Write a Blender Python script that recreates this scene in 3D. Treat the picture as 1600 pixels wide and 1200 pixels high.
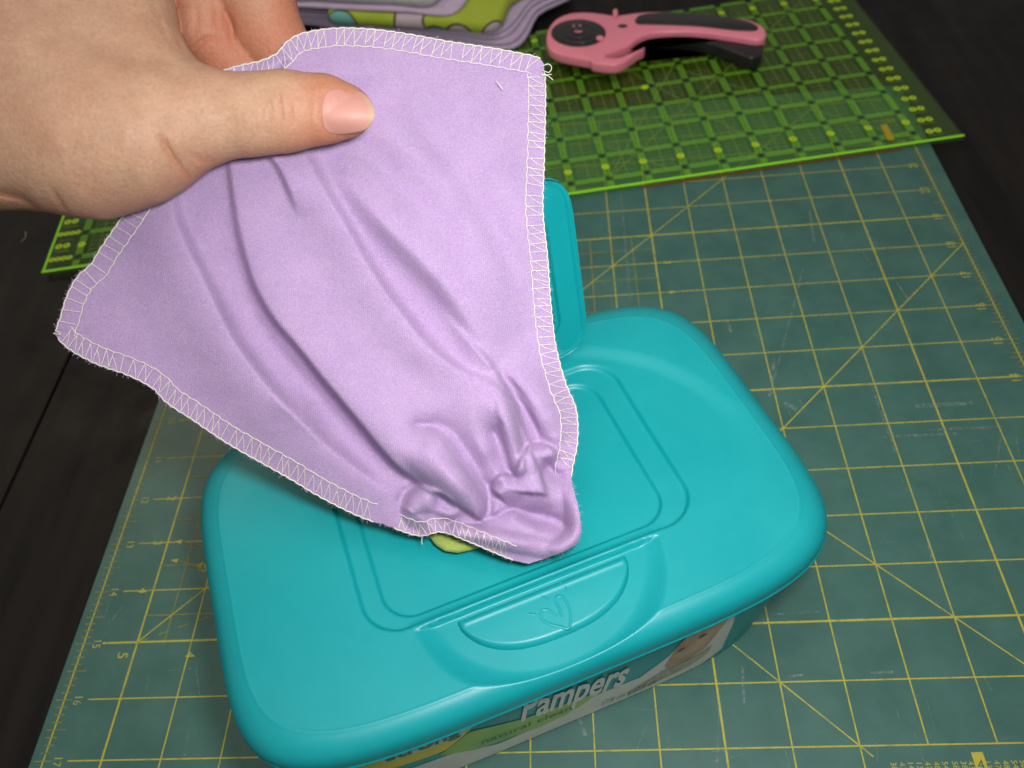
import bpy, bmesh, math, random
import numpy as np
from mathutils import Vector, Matrix

for o in list(bpy.data.objects):
    bpy.data.objects.remove(o)
random.seed(7); rng = np.random.default_rng(7)
S = 0.0254                                   # everything below is worked out in inches
scene = bpy.context.scene
col = scene.collection

# ------------------------------------------------------------------ camera (solved from the one-inch grid of the mat)
FPX = 1329.013
CAM = np.array([9.0951471, -21.1049744, 13.8323839])
RV = np.array([2.4425863774, -0.0301340742, -0.1228800929])
_t = np.linalg.norm(RV); _k = RV / _t
_K = np.array([[0, -_k[2], _k[1]], [_k[2], 0, -_k[0]], [-_k[1], _k[0], 0]])
RM = np.eye(3) + math.sin(_t) * _K + (1 - math.cos(_t)) * _K @ _K      # rows: right, down, forward
cam_d = bpy.data.cameras.new('camera'); cam = bpy.data.objects.new('camera', cam_d); col.objects.link(cam)
cam_d.sensor_width = 36; cam_d.lens = FPX / 1600 * 36
cam_d.clip_start = 0.01; cam_d.clip_end = 50
M4 = Matrix.Identity(4)
for i in range(3):
    M4[i][0] = RM[0][i]; M4[i][1] = -RM[1][i]; M4[i][2] = -RM[2][i]; M4[i][3] = CAM[i] * S
cam.matrix_world = M4
cam_d.dof.use_dof = True; cam_d.dof.focus_distance = 11.4 * S; cam_d.dof.aperture_fstop = 15
scene.camera = cam

# ------------------------------------------------------------------ light: the camera's own flash, a dim room
w = bpy.data.worlds.new('World'); scene.world = w; w.use_nodes = True
bg = w.node_tree.nodes['Background']; bg.inputs[0].default_value = (1.0, 0.97, 0.94, 1); bg.inputs[1].default_value = 0.21
def lamp(name, pos, target, power, size, colour, shape='DISK'):
    d = bpy.data.lights.new(name, 'AREA'); d.shape = shape; d.size = size * S; d.energy = power; d.color = colour
    o = bpy.data.objects.new(name, d); col.objects.link(o)
    p = Vector(pos) * S; o.location = p
    o.rotation_euler = (Vector(target) * S - p).to_track_quat('-Z', 'Y').to_euler()
    return o
flash_pos = CAM + RM[0] * 1.2 - RM[1] * 1.3 + RM[2] * 0.2
lamp('camera_flash', flash_pos, (9.0, -10.5, 2), 0.62, 1.7, (0.97, 0.985, 1.0)).data.spread = math.radians(120)
lamp('room_lamp', (-17, 12, 29), (4, -10, 0), 1.1, 8, (1.0, 0.86, 0.62))
lamp('ceiling_lamp', (7, -19, 66), (8, -11, 0), 8.0, 44, (1.0, 0.97, 0.92))
scene.view_settings.view_transform = 'Standard'; scene.view_settings.look = 'None'
scene.view_settings.exposure = 0.06; scene.view_settings.gamma = 1.0
scene.render.engine = 'CYCLES'

# ------------------------------------------------------------------ helpers
def ray(u, v):
    return np.array([(u - 800) / FPX, (v - 600) / FPX, 1.0]) @ RM
def un(u, v, z):
    d = ray(u, v); return CAM + d * ((z - CAM[2]) / d[2])
def at(u, v, D):                              # arrays of picture coordinates and distance -> points in the place
    u = np.asarray(u, float); v = np.asarray(v, float); D = np.asarray(D, float)
    X = np.stack([(u - 800) / FPX * D, (v - 600) / FPX * D, D], -1)
    return CAM + X @ RM

def mesh_obj(name, V, F, mat, parent=None, smooth=True):
    me = bpy.data.meshes.new(name)
    V = np.asarray(V, float) * S
    me.from_pydata(V.tolist(), [], F if isinstance(F, list) else np.asarray(F).tolist())
    me.materials.append(mat)
    if smooth: me.polygons.foreach_set('use_smooth', [True] * len(me.polygons))
    me.update()
    o = bpy.data.objects.new(name, me); col.objects.link(o)
    if parent is not None: o.parent = parent
    return o
def thing(name, label, cat, loc=(0, 0, 0), group=None):
    o = bpy.data.objects.new(name, None); col.objects.link(o); o.empty_display_size = 0.02
    o['label'] = label; o['category'] = cat
    if group: o['group'] = group
    return o
class MB:
    def __init__(s): s.V = []; s.F = []
    def add(s, V, F):
        n = len(s.V); s.V += [tuple(p) for p in V]; s.F += [tuple(i + n for i in f) for f in F]
    def quad(s, a, b, c, d): s.add([a, b, c, d], [(0, 1, 2, 3)])
    def strip(s, x0, y0, x1, y1, w, z):       # a flat printed line
        dx, dy = x1 - x0, y1 - y0; L = math.hypot(dx, dy) or 1; nx, ny = -dy / L * w / 2, dx / L * w / 2
        s.quad((x0 + nx, y0 + ny, z), (x0 - nx, y0 - ny, z), (x1 - nx, y1 - ny, z), (x1 + nx, y1 + ny, z))
    def box(s, x0, x1, y0, y1, z0, z1):
        V = [(x, y, z) for z in (z0, z1) for y in (y0, y1) for x in (x0, x1)]
        s.add(V, [(0, 2, 3, 1), (4, 5, 7, 6), (0, 1, 5, 4), (2, 6, 7, 3), (0, 4, 6, 2), (1, 3, 7, 5)])
    def tube(s, P, r, k=4):
        P = np.asarray(P, float)
        if len(P) < 2: return
        T = np.gradient(P, axis=0); T /= np.linalg.norm(T, axis=1)[:, None] + 1e-9
        ref = RM[2]; N = np.cross(T, ref); N /= np.linalg.norm(N, axis=1)[:, None] + 1e-9; B = np.cross(T, N)
        V = []; F = []
        for j in range(k):
            a = 2 * math.pi * j / k; V.append(P + r * (math.cos(a) * N + math.sin(a) * B))
        V = np.stack(V, 1).reshape(-1, 3); n = len(P)
        for i in range(n - 1):
            for j in range(k):
                F.append((i * k + j, i * k + (j + 1) % k, (i + 1) * k + (j + 1) % k, (i + 1) * k + j))
        s.add(V, F)
    def build(s, name, mat, parent=None, smooth=False): return mesh_obj(name, s.V, s.F, mat, parent, smooth)
def grid_faces(n, m, flip=False):
    i, j = np.meshgrid(np.arange(n - 1), np.arange(m - 1), indexing='ij')
    a = (i * m + j).ravel(); F = np.stack([a, a + m, a + m + 1, a + 1], 1)
    return (F[:, ::-1] if flip else F).tolist()
def offset_poly(P, d):
    P = np.asarray(P, float); n = len(P)
    A = np.roll(P, 1, 0); B = np.roll(P, -1, 0)
    t1 = P - A; t2 = B - P
    t1 /= np.linalg.norm(t1, axis=1)[:, None] + 1e-9; t2 /= np.linalg.norm(t2, axis=1)[:, None] + 1e-9
    t = t1 + t2; t /= np.linalg.norm(t, axis=1)[:, None] + 1e-9
    nrm = np.stack([t[:, 1], -t[:, 0]], 1)
    area = 0.5 * np.sum(P[:, 0] * np.roll(P[:, 1], -1) - np.roll(P[:, 0], -1) * P[:, 1])
    return P + nrm * d * (1 if area > 0 else -1)
def prism(P, z0, z1, c, steps=4):             # an outline raised to a slab with rounded edges
    P = np.asarray(P, float)
    if np.sum(P[:, 0] * np.roll(P[:, 1], -1) - np.roll(P[:, 0], -1) * P[:, 1]) < 0: P = P[::-1]
    rings = []
    for i in range(steps + 1):
        a = math.pi / 2 * i / steps; rings.append((-c * (1 - math.sin(a)), z0 + c * (1 - math.cos(a))))
    for i in range(steps + 1):
        a = math.pi / 2 * i / steps; rings.append((-c * (1 - math.cos(a)), z1 - c * (1 - math.sin(a))))
    V = []; F = []; n = len(P)
    for o, z in rings:
        Q = offset_poly(P, o); V += [(x, y, z) for x, y in Q]
    for r in range(len(rings) - 1):
        for i in range(n):
            j = (i + 1) % n; F.append((r * n + i, r * n + j, (r + 1) * n + j, (r + 1) * n + i))
    F.append(tuple(range(n))[::-1]); F.append(tuple((len(rings) - 1) * n + i for i in range(n)))
    return V, F
def smooth_poly(P, k=3, closed=True):         # Catmull-Rom through the points
    P = np.asarray(P, float); n = len(P); out = []
    for i in range(n if closed else n - 1):
        if closed: p0, p1, p2, p3 = P[i - 1], P[i], P[(i + 1) % n], P[(i + 2) % n]
        else: p0, p1, p2, p3 = P[max(i - 1, 0)], P[i], P[i + 1], P[min(i + 2, n - 1)]
        for q in range(k):
            t = q / k
            out.append(0.5 * (2 * p1 + (p2 - p0) * t + (2 * p0 - 5 * p1 + 4 * p2 - p3) * t * t + (3 * p1 - p0 - 3 * p2 + p3) * t ** 3))
    if not closed: out.append(P[-1])
    return np.array(out)
_tc = {}
def text_mesh(s):                             # built-in font, flat, baseline at 0, cap height about 1
    if s not in _tc:
        cu = bpy.data.curves.new('t', 'FONT'); cu.body = s; cu.size = 1.4; cu.resolution_u = 3; cu.offset = 0.035 if s in ('Pampers', 'strong') else 0.0
        ob = bpy.data.objects.new('t', cu); col.objects.link(ob)
        dg = bpy.context.evaluated_depsgraph_get(); me = ob.evaluated_get(dg).to_mesh()
        V = np.array([v.co[:2] for v in me.vertices]); F = [tuple(p.vertices) for p in me.polygons]
        ob.evaluated_get(dg).to_mesh_clear(); bpy.data.objects.remove(ob); bpy.data.curves.remove(cu)
        _tc[s] = (V, F)
    return _tc[s]
def put_text(mb, s, x, y, size, ang, z, sx=1.0, centre=True):
    V, F = text_mesh(s); V = V.copy()
    if centre: V -= (V.min(0) + V.max(0)) / 2
    V *= [size * sx, size]; c, q = math.cos(ang), math.sin(ang)
    mb.add([(x + c * a - q * b, y + q * a + c * b, z) for a, b in V], F)
def sst(e0, e1, x):
    t = np.clip((x - e0) / (e1 - e0), 0, 1); return t * t * (3 - 2 * t)
def sd_rr(x, y, cx, cy, hx, hy, r):
    qx = abs(x - cx) - hx + r; qy = abs(y - cy) - hy + r
    return np.hypot(np.maximum(qx, 0), np.maximum(qy, 0)) + np.minimum(np.maximum(qx, qy), 0) - r

# ------------------------------------------------------------------ materials
def mat(name, base, rough=0.5, spec=0.5, **k):
    m = bpy.data.materials.new(name); m.use_nodes = True
    b = m.node_tree.nodes['Principled BSDF']
    b.inputs['Base Color'].default_value = (*base, 1); b.inputs['Roughness'].default_value = rough
    b.inputs['Specular IOR Level'].default_value = spec
    for kk, v in k.items(): b.inputs[kk].default_value = v
    return m
def nodes(m): return m.node_tree.nodes, m.node_tree.links, m.node_tree.nodes['Principled BSDF']
def noise(m, scale, detail=4, rough=0.6, vec=None, stretch=None):
    N, L, b = nodes(m)
    tc = N.new('ShaderNodeTexCoord'); n = N.new('ShaderNodeTexNoise')
    n.inputs['Scale'].default_value = scale; n.inputs['Detail'].default_value = detail; n.inputs['Roughness'].default_value = rough
    src = tc.outputs['Object']
    if stretch:
        mp = N.new('ShaderNodeMapping'); mp.inputs['Scale'].default_value = stretch
        L.new(src, mp.inputs[0]); src = mp.outputs[0]
    L.new(src, n.inputs['Vector']); return n
def ramp(m, src, stops):
    N, L, b = nodes(m); r = N.new('ShaderNodeValToRGB')
    while len(r.color_ramp.elements) < len(stops): r.color_ramp.elements.new(0.5)
    for e, (p, c) in zip(r.color_ramp.elements, stops):
        e.position = p; e.color = (*c, 1) if len(c) == 3 else c
    L.new(src, r.inputs[0]); return r
def bump(m, src, strength, dist):
    N, L, b = nodes(m); q = N.new('ShaderNodeBump'); q.inputs['Strength'].default_value = strength
    q.inputs['Distance'].default_value = dist * S; L.new(src, q.inputs['Height'])
    prev = b.inputs['Normal'].links
    if prev: L.new(prev[0].from_socket, q.inputs['Normal'])
    L.new(q.outputs[0], b.inputs['Normal']); return q
def varied(name, c0, c1, scale, rough, spec=0.5, lo=0.35, hi=0.65, stretch=None, **k):
    m = mat(name, c0, rough, spec, **k); n = noise(m, scale, stretch=stretch)
    r = ramp(m, n.outputs[0], [(lo, c0), (hi, c1)]); nodes(m)[1].new(r.outputs[0], nodes(m)[2].inputs['Base Color']); return m

M = {}
M['table'] = varied('table_black_wood', (0.006, 0.005, 0.0045), (0.014, 0.011, 0.009), 60, 0.42, 0.15, stretch=(1, 0.08, 1))
bump(M['table'], noise(M['table'], 300, stretch=(1, 0.05, 1)).outputs[0], 0.15, 0.01)
_n = noise(M['table'], 520, 2, 0.9); _d = ramp(M['table'], _n.outputs[0], [(0.74, (0, 0, 0)), (0.80, (0.25,) * 3)]); _mx = nodes(M['table'])[0].new('ShaderNodeMix'); _mx.data_type = 'RGBA'; _mx.inputs['B'].default_value = (0.14, 0.12, 0.10, 1)
_s = nodes(M['table'])[2].inputs['Base Color'].links[0].from_socket; nodes(M['table'])[1].new(_d.outputs[0], _mx.inputs['Factor']); nodes(M['table'])[1].new(_s, _mx.inputs['A']); nodes(M['table'])[1].new(_mx.outputs['Result'], nodes(M['table'])[2].inputs['Base Color'])
_r = noise(M['table'], 30); _rr = ramp(M['table'], _r.outputs[0], [(0.3, (0.42,) * 3), (0.7, (0.62,) * 3)])
nodes(M['table'])[1].new(_rr.outputs[0], nodes(M['table'])[2].inputs['Roughness'])
M['mat'] = varied('mat_green_vinyl', (0.036, 0.108, 0.088), (0.052, 0.134, 0.108), 45, 0.42, 0.4)
bump(M['mat'], noise(M['mat'], 2600, 2).outputs[0], 0.25, 0.004)
def print_mat(name, c, back, lo, hi, scale=160, rough=0.5):
    m = mat(name, c, rough, 0.3); n = noise(m, scale, 5, 0.7)
    r = ramp(m, n.outputs[0], [(lo, back), (hi, c)]); nodes(m)[1].new(r.outputs[0], nodes(m)[2].inputs['Base Color']); return m
M['print'] = print_mat('mat_yellow_ink', (0.43, 0.375, 0.04), (0.20, 0.23, 0.08), 0.30, 0.52)
M['printfine'] = print_mat('mat_yellow_ink_thin', (0.24, 0.20, 0.03), (0.10, 0.14, 0.07), 0.35, 0.55)
def scratch_mat():
    m = bpy.data.materials.new('mat_scratch'); m.use_nodes = True; N, L, b = nodes(m)
    b.inputs['Base Color'].default_value = (0.34, 0.38, 0.33, 1); b.inputs['Roughness'].default_value = 0.8
    n = noise(m, 420, 4, 0.8); r = ramp(m, n.outputs[0], [(0.44, (0, 0, 0)), (0.66, (0.55,) * 3)])
    L.new(r.outputs[0], b.inputs['Alpha']); return m
M['scratch'] = scratch_mat()
def teal(name, rough):
    m = varied(name, (0.002, 0.262, 0.280), (0.004, 0.282, 0.298), 25, rough, 0.45)
    b = nodes(m)[2]; b.inputs['Subsurface Weight'].default_value = 0.12; b.inputs['Subsurface Radius'].default_value = (0.001, 0.004, 0.004)
    n = noise(m, 900, 3); bump(m, n.outputs[0], 0.10, 0.004)
    q = noise(m, 40, 6, 0.75); r = ramp(m, q.outputs[0], [(0.35, (rough - 0.05,) * 3), (0.75, (rough + 0.07,) * 3)])
    nodes(m)[1].new(r.outputs[0], b.inputs['Roughness']); return m
M['teal'] = teal('teal_polypropylene', 0.40)
M['tealdoor'] = teal('teal_polypropylene_door', 0.34)
M['tealbody'] = varied('teal_tub_body', (0.003, 0.255, 0.268), (0.004, 0.275, 0.288), 25, 0.4, 0.4)
def fabric(name, c0, c1, sheen=(0.9, 0.8, 1.0)):
    m = varied(name, c0, c1, 90, 0.95, 0.15, 0.35, 0.7)
    b = nodes(m)[2]; b.inputs['Sheen Weight'].default_value = 0.04; b.inputs['Sheen Roughness'].default_value = 0.5
    b.inputs['Sheen Tint'].default_value = (*sheen, 1)
    b.inputs['Subsurface Weight'].default_value = 0.25; b.inputs['Subsurface Radius'].default_value = (0.0030, 0.0012, 0.0042)
    n = noise(m, 1500, 3, 0.75); bump(m, n.outputs[0], 0.8, 0.014)
    N, L, _ = nodes(m); src = b.inputs['Base Color'].links[0].from_socket
    n2 = noise(m, 1700, 2, 0.8); r2 = ramp(m, n2.outputs[0], [(0.3, (0.76, 0.73, 0.79)), (0.7, (1.0, 1.0, 1.0))])
    mx = N.new('ShaderNodeMix'); mx.data_type = 'RGBA'; mx.blend_type = 'MULTIPLY'; mx.inputs['Factor'].default_value = 1
    L.new(src, mx.inputs['A']); L.new(r2.outputs[0], mx.inputs['B']); L.new(mx.outputs['Result'], b.inputs['Base Color'])
    return m
M['lilac'] = fabric('lilac_flannel', (0.435, 0.308, 0.490), (0.475, 0.340, 0.518))
def weave(m):                                # thread directions follow the cloth itself
    N, L, b = nodes(m); a = N.new('ShaderNodeAttribute'); a.attribute_name = 'weave'
    nz = N.new('ShaderNodeTexNoise'); nz.inputs['Scale'].default_value = 7; nz.inputs['Detail'].default_value = 4; L.new(a.outputs['Vector'], nz.inputs['Vector'])
    mxv = N.new('ShaderNodeVectorMath'); mxv.operation = 'MULTIPLY_ADD'; mxv.inputs[1].default_value = (0.02, 0.02, 0); L.new(nz.outputs['Color'], mxv.inputs[0]); L.new(a.outputs['Vector'], mxv.inputs[2])
    out = []
    for d in ('X', 'Y'):
        w_ = N.new('ShaderNodeTexWave'); w_.wave_type = 'BANDS'; w_.bands_direction = d; w_.inputs['Scale'].default_value = 11.0; w_.inputs['Distortion'].default_value = 2.2; w_.inputs['Detail'].default_value = 2; w_.inputs['Detail Scale'].default_value = 6
        L.new(mxv.outputs[0], w_.inputs['Vector']); out.append(w_)
    mu = N.new('ShaderNodeMath'); mu.operation = 'MULTIPLY'; L.new(out[0].outputs['Fac'], mu.inputs[0]); L.new(out[1].outputs['Fac'], mu.inputs[1])
    bump(m, mu.outputs[0], 0.5, 0.008)
    src = b.inputs['Base Color'].links[0].from_socket; r = ramp(m, mu.outputs[0], [(0.0, (0.90, 0.88, 0.91)), (0.55, (1.05, 1.05, 1.04))])
    mx = N.new('ShaderNodeMix'); mx.data_type = 'RGBA'; mx.blend_type = 'MULTIPLY'; mx.inputs['Factor'].default_value = 1
    L.new(src, mx.inputs['A']); L.new(r.outputs[0], mx.inputs['B']); L.new(mx.outputs['Result'], b.inputs['Base Color'])
    n = noise(m, 170, 3, 0.5); bump(m, n.outputs[0], 0.35, 0.03)
weave(M['lilac'])
M['lilacdark'] = fabric('mauve_flannel', (0.58, 0.45, 0.60), (0.64, 0.51, 0.65))
M['greyfab'] = fabric('pale_flannel', (0.50, 0.50, 0.46), (0.58, 0.58, 0.54))
M['thread'] = mat('cream_thread', (0.66, 0.62, 0.54), 0.8, 0.2)
M['lint'] = mat('dusty_thread', (0.22, 0.20, 0.15), 0.9, 0.1)
M['fibre'] = mat('lilac_fibre', (0.55, 0.42, 0.60), 0.9, 0.1)
def dotted():
    m = fabric('lime_dotted_flannel', (0.40, 0.50, 0.045), (0.44, 0.54, 0.06), (1, 1, 0.8)); N, L, b = nodes(m)
    src = b.inputs['Base Color'].links[0].from_socket
    tc = N.new('ShaderNodeTexCoord'); vo = N.new('ShaderNodeTexVoronoi'); vo.inputs['Scale'].default_value = 24; vo.inputs['Randomness'].default_value = 0.7
    L.new(tc.outputs['Object'], vo.inputs['Vector'])
    sp = N.new('ShaderNodeSeparateColor'); L.new(vo.outputs['Color'], sp.inputs[0])
    dc = ramp(m, sp.outputs[0], [(0.49, (0.16, 0.40, 0.34)), (0.5, (0.52, 0.40, 0.44))])
    def mask(t):
        q = N.new('ShaderNodeMath'); q.operation = 'LESS_THAN'; q.inputs[1].default_value = t; L.new(vo.outputs['Distance'], q.inputs[0]); return q
    m1 = N.new('ShaderNodeMix'); m1.data_type = 'RGBA'; m1.inputs['B'].default_value = (0.10, 0.055, 0.05, 1)
    L.new(mask(0.40).outputs[0], m1.inputs['Factor']); L.new(src, m1.inputs['A'])
    m2 = N.new('ShaderNodeMix'); m2.data_type = 'RGBA'
    L.new(mask(0.36).outputs[0], m2.inputs['Factor']); L.new(m1.outputs['Result'], m2.inputs['A']); L.new(dc.outputs[0], m2.inputs['B'])
    L.new(m2.outputs['Result'], b.inputs['Base Color']); return m
M['dotted'] = dotted()
M['lime'] = fabric('lime_flannel', (0.33, 0.42, 0.09), (0.38, 0.46, 0.11), (1, 1, 0.8))
def skin():
    m = varied('skin', (0.395, 0.228, 0.142), (0.455, 0.272, 0.172), 130, 0.55, 0.3)
    N, L, b = nodes(m)
    b.inputs['Subsurface Weight'].default_value = 0.10; b.inputs['Subsurface Radius'].default_value = (0.004, 0.0015, 0.0008)
    at_ = N.new('ShaderNodeAttribute'); at_.attribute_name = 'ruddy'
    src = b.inputs['Base Color'].links[0].from_socket
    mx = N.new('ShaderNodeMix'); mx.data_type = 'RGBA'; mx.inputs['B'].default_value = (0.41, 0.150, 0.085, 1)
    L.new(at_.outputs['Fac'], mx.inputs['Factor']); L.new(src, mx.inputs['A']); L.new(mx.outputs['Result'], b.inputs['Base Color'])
    n3 = noise(m, 900, 3, 0.8); r3 = ramp(m, n3.outputs[0], [(0.3, (0.86, 0.82, 0.80)), (0.65, (1.03, 1.03, 1.03))]); mx3 = N.new('ShaderNodeMix'); mx3.data_type = 'RGBA'; mx3.blend_type = 'MULTIPLY'; mx3.inputs['Factor'].default_value = 1
    L.new(mx.outputs['Result'], mx3.inputs['A']); L.new(r3.outputs[0], mx3.inputs['B']); L.new(mx3.outputs['Result'], b.inputs['Base Color'])
    n = noise(m, 420, 5, 0.75); bump(m, n.outputs[0], 0.5, 0.016)
    vo = N.new('ShaderNodeTexVoronoi'); vo.inputs['Scale'].default_value = 900; tc = N.new('ShaderNodeTexCoord'); L.new(tc.outputs['Object'], vo.inputs['Vector'])
    bump(m, vo.outputs['Distance'], 0.35, 0.010); return m
M['skin'] = skin()
M['nail'] = varied('nail_plate', (0.43, 0.195, 0.155), (0.46, 0.22, 0.175), 60, 0.5, 0.35)
nodes(M['nail'])[2].inputs['Subsurface Weight'].default_value = 0.15; nodes(M['nail'])[2].inputs['Subsurface Radius'].default_value = (0.004, 0.0015, 0.001)
M['nailtip'] = mat('nail_free_edge', (0.42, 0.25, 0.17), 0.5, 0.3)
def acrylic():
    m = bpy.data.materials.new('clear_lime_acrylic'); m.use_nodes = True; N, L = m.node_tree.nodes, m.node_tree.links
    N.remove(N['Principled BSDF']); out = N['Material Output']
    t = N.new('ShaderNodeBsdfTransparent'); t.inputs[0].default_value = (0.86, 0.96, 0.78, 1)
    g = N.new('ShaderNodeBsdfGlossy'); g.inputs['Roughness'].default_value = 0.12; g.inputs[0].default_value = (0.8, 0.9, 0.8, 1)
    x = N.new('ShaderNodeMixShader'); x.inputs[0].default_value = 0.05
    L.new(t.outputs[0], x.inputs[1]); L.new(g.outputs[0], x.inputs[2]); df = N.new('ShaderNodeBsdfDiffuse'); df.inputs[0].default_value = (0.34, 0.62, 0.03, 1); x2 = N.new('ShaderNodeMixShader'); x2.inputs[0].default_value = 0.03
    L.new(x.outputs[0], x2.inputs[1]); L.new(df.outputs[0], x2.inputs[2]); L.new(x2.outputs[0], out.inputs[0]); return m
M['acrylic'] = acrylic()
def film(name, c, alpha):                     # translucent ink: part of the light passes
    m = mat(name, c, 0.5, 0.2); b = nodes(m)[2]; b.inputs['Alpha'].default_value = alpha; return m
M['limebar'] = film('translucent_lime_ink', (0.22, 0.56, 0.03), 0.38)
M['limeglow'] = film('fluorescent_painted_glow', (0.30, 0.78, 0.012), 0.9)  # brighter base colour in place of the glowing acrylic edge
M['limeline'] = film('fine_lime_ink', (0.24, 0.36, 0.05), 0.6)
M['limenum'] = film('yellow_lime_ink', (0.42, 0.60, 0.015), 0.95)
M['blackink'] = film('black_ink', (0.012, 0.022, 0.012), 0.6)
M['orangeink'] = film('amber_ink', (0.42, 0.30, 0.01), 0.85)
M['redreflection'] = mat('ruler_painted_reflection', (0.20, 0.060, 0.008), 0.4, 0.4)  # colour of a dark red reflection, painted in
M['pink'] = varied('pink_cutter_plastic', (0.80, 0.22, 0.295), (0.84, 0.25, 0.32), 40, 0.30, 0.5)
M['blackrubber'] = varied('black_rubber_grip', (0.012, 0.011, 0.011), (0.018, 0.016, 0.015), 80, 0.36, 0.5)
M['steel'] = mat('dark_steel_blade', (0.10, 0.10, 0.10), 0.32, 0.5, Metallic=0.7)
M['white'] = varied('label_white', (0.56, 0.56, 0.50), (0.62, 0.62, 0.56), 50, 0.4)
M['lettering'] = mat('label_lettering_white', (0.58, 0.58, 0.53), 0.4)
M['yellow'] = mat('label_yellow', (0.62, 0.50, 0.02), 0.4)
M['leaf'] = varied('label_green', (0.13, 0.36, 0.06), (0.32, 0.46, 0.07), 35, 0.4)
M['labteal'] = mat('label_dark_teal', (0.005, 0.10, 0.115), 0.4)
M['baby'] = varied('label_baby_photo', (0.32, 0.18, 0.11), (0.50, 0.31, 0.21), 90, 0.4)
M['babyd'] = mat('label_photo_dark', (0.05, 0.028, 0.02), 0.4)
M['foam'] = varied('label_photo_pale', (0.25, 0.24, 0.17), (0.42, 0.41, 0.34), 400, 0.5)

# ------------------------------------------------------------------ table of dark boards
table = bpy.data.objects.new('table', None); col.objects.link(table); table['kind'] = 'structure'
TZ = -0.09
for i, (x0, x1) in enumerate(((-26, -14.0), (-13.96, -2.93), (-2.89, 8.2), (8.24, 24.0), (24.04, 36), (36.04, 50))):
    xs = [x0, x0 + 0.012, x0 + 0.03, x1 - 0.03, x1 - 0.012, x1]; zs = [TZ - 0.05, TZ - 0.012, TZ, TZ, TZ - 0.012, TZ - 0.05]
    V = []; F = []
    for y in (-34, 30):
        V += [(x, y, z) for x, z in zip(xs, zs)] + [(x1, y, TZ - 0.9), (x0, y, TZ - 0.9)]
    for k in range(8): F.append((k, (k + 1) % 8, 8 + (k + 1) % 8, 8 + k))
    F.append(tuple(range(8))[::-1]); F.append(tuple(range(8, 16)))
    mesh_obj('plank', V, F, M['table'], table, False)

# ------------------------------------------------------------------ cutting mat (top surface is z = 0)
cm = thing('cutting_mat', 'green self-healing cutting mat with yellow inch grid under the teal tub', 'cutting mat')
V, F = prism(smooth_poly([(-0.2, 0.62), (-0.23, 0.5), (-0.23, -24.3), (-0.2, -24.4), (18.35, -24.4), (18.45, -24.3), (18.40, 0.5), (18.36, 0.66)], 1), TZ + 0.002, 0, 0.02, 2)
mesh_obj('mat_sheet', V, F, M['mat'], cm, False)
z = 0.003
hv = MB(); fn = MB(); nm = MB()
for c in range(0, 19):
    if c == 1: pass
    wd = 0.034 if c % 5 == 1 or c in (1, 6, 11, 16) else 0.023
    y0 = -17 if c in (14, 15) else -24
    hv.strip(c, 0.0, c, y0, wd if c not in (0, 18) else 0.027, z)
for r in range(0, 25):
    wd = 0.036 if r % 5 == 0 else 0.023
    if r in (15,): hv.strip(0.35, -r, 18, -r, wd, z + 0.0006)
    else: hv.strip(0.42, -r, 18.0, -r, wd, z + 0.0006)
for side, x in ((1, 0.0), (-1, 18.0)):        # eighth-inch scales
    for k in range(0, 24 * 8 + 1):
        y = -k / 8
        if k % 8 == 0: a, b = -0.15, 0.15
        elif k % 4 == 0: a, b = -0.13, 0.22
        else: a, b = -0.10, 0.10
        fn.strip(x + side * a, y, x + side * b, y, 0.020, z + 0.001)
for x0, x1, y0, y1 in ((1, 3.5, -10, -15), (8.5, 11, -5, -8)):      # half-inch fields
    k = math.ceil(x0 * 2)
    for k in range(int(x0 * 2), int(x1 * 2) + 1):
        if k % 2: fn.strip(k / 2, y0, k / 2, y1, 0.022, z + 0.0004)
    for k in range(int(-y0 * 2), int(-y1 * 2) + 1):
        if k % 2: fn.strip(x0, -k / 2, x1, -k / 2, 0.022, z + 0.0014)
for a, b, c, d in ((6, -10, 16, 0), (18, -6, 4, -20), (13.0, -13.0, 18, -18), (11.36, -15.36, 13.16, -17.16), (1, -15, 6, -10)):
    hv.strip(a, b, c, d, 0.022, z + 0.0018)
for k in range(8):                            # dashed construction line and the two angle arcs of the protractor
    a0 = 1 + k * 0.34; fn.strip(a0, -15 + (a0 - 1) * 0.36, a0 + 0.18, -15 + (a0 + 0.18 - 1) * 0.36, 0.022, z + 0.0020)
for R, a0, a1 in ((1.62, 45, 84), (2.02, 30, 86)):
    pts = [(1 + R * math.cos(math.radians(a)), -15 + R * math.sin(math.radians(a))) for a in np.linspace(a0, a1, 24)]
    for p, q in zip(pts[:-1], pts[1:]): fn.strip(*p, *q, 0.022, z + 0.0024)
    for e, s_ in ((0, 1), (-1, -1)):
        x, y = pts[e]; x2, y2 = pts[e + 3 * s_]
        t = np.array([x2 - x, y2 - y]); t /= np.linalg.norm(t); n_ = np.array([-t[1], t[0]])
        nm.add([(x, y, z + .003), (*(np.array([x, y]) + t * 0.14 + n_ * 0.05), z + .003), (*(np.array([x, y]) + t * 0.14 - n_ * 0.05), z + .003)], [(0, 1, 2)])
for r in range(1, 24):                        # figures run down the side, turned to read from the right
    put_text(nm, str(r), 0.25, -r - 0.02, 0.15, -math.pi / 2, z + 0.002, 0.85)
    put_text(nm, str(24 - r), 17.72, -r - 0.02, 0.20, math.pi / 2, z + 0.002, 0.85)
for k in range(1, 5): put_text(nm, str(k), 0.80, -10 - k, 0.17, -math.pi / 2, z + 0.002)
put_text(nm, '5', 0.80, -15.24, 0.19, -math.pi / 2, z + 0.002); put_text(nm, '4', 2.04, -15.26, 0.17, -math.pi / 2, z + 0.002)
put_text(nm, '60', 2.32, -13.28, 0.20, -0.75, z + 0.002); put_text(nm, '45', 1.82, -13.55, 0.19, -0.25, z + 0.002)
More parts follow.
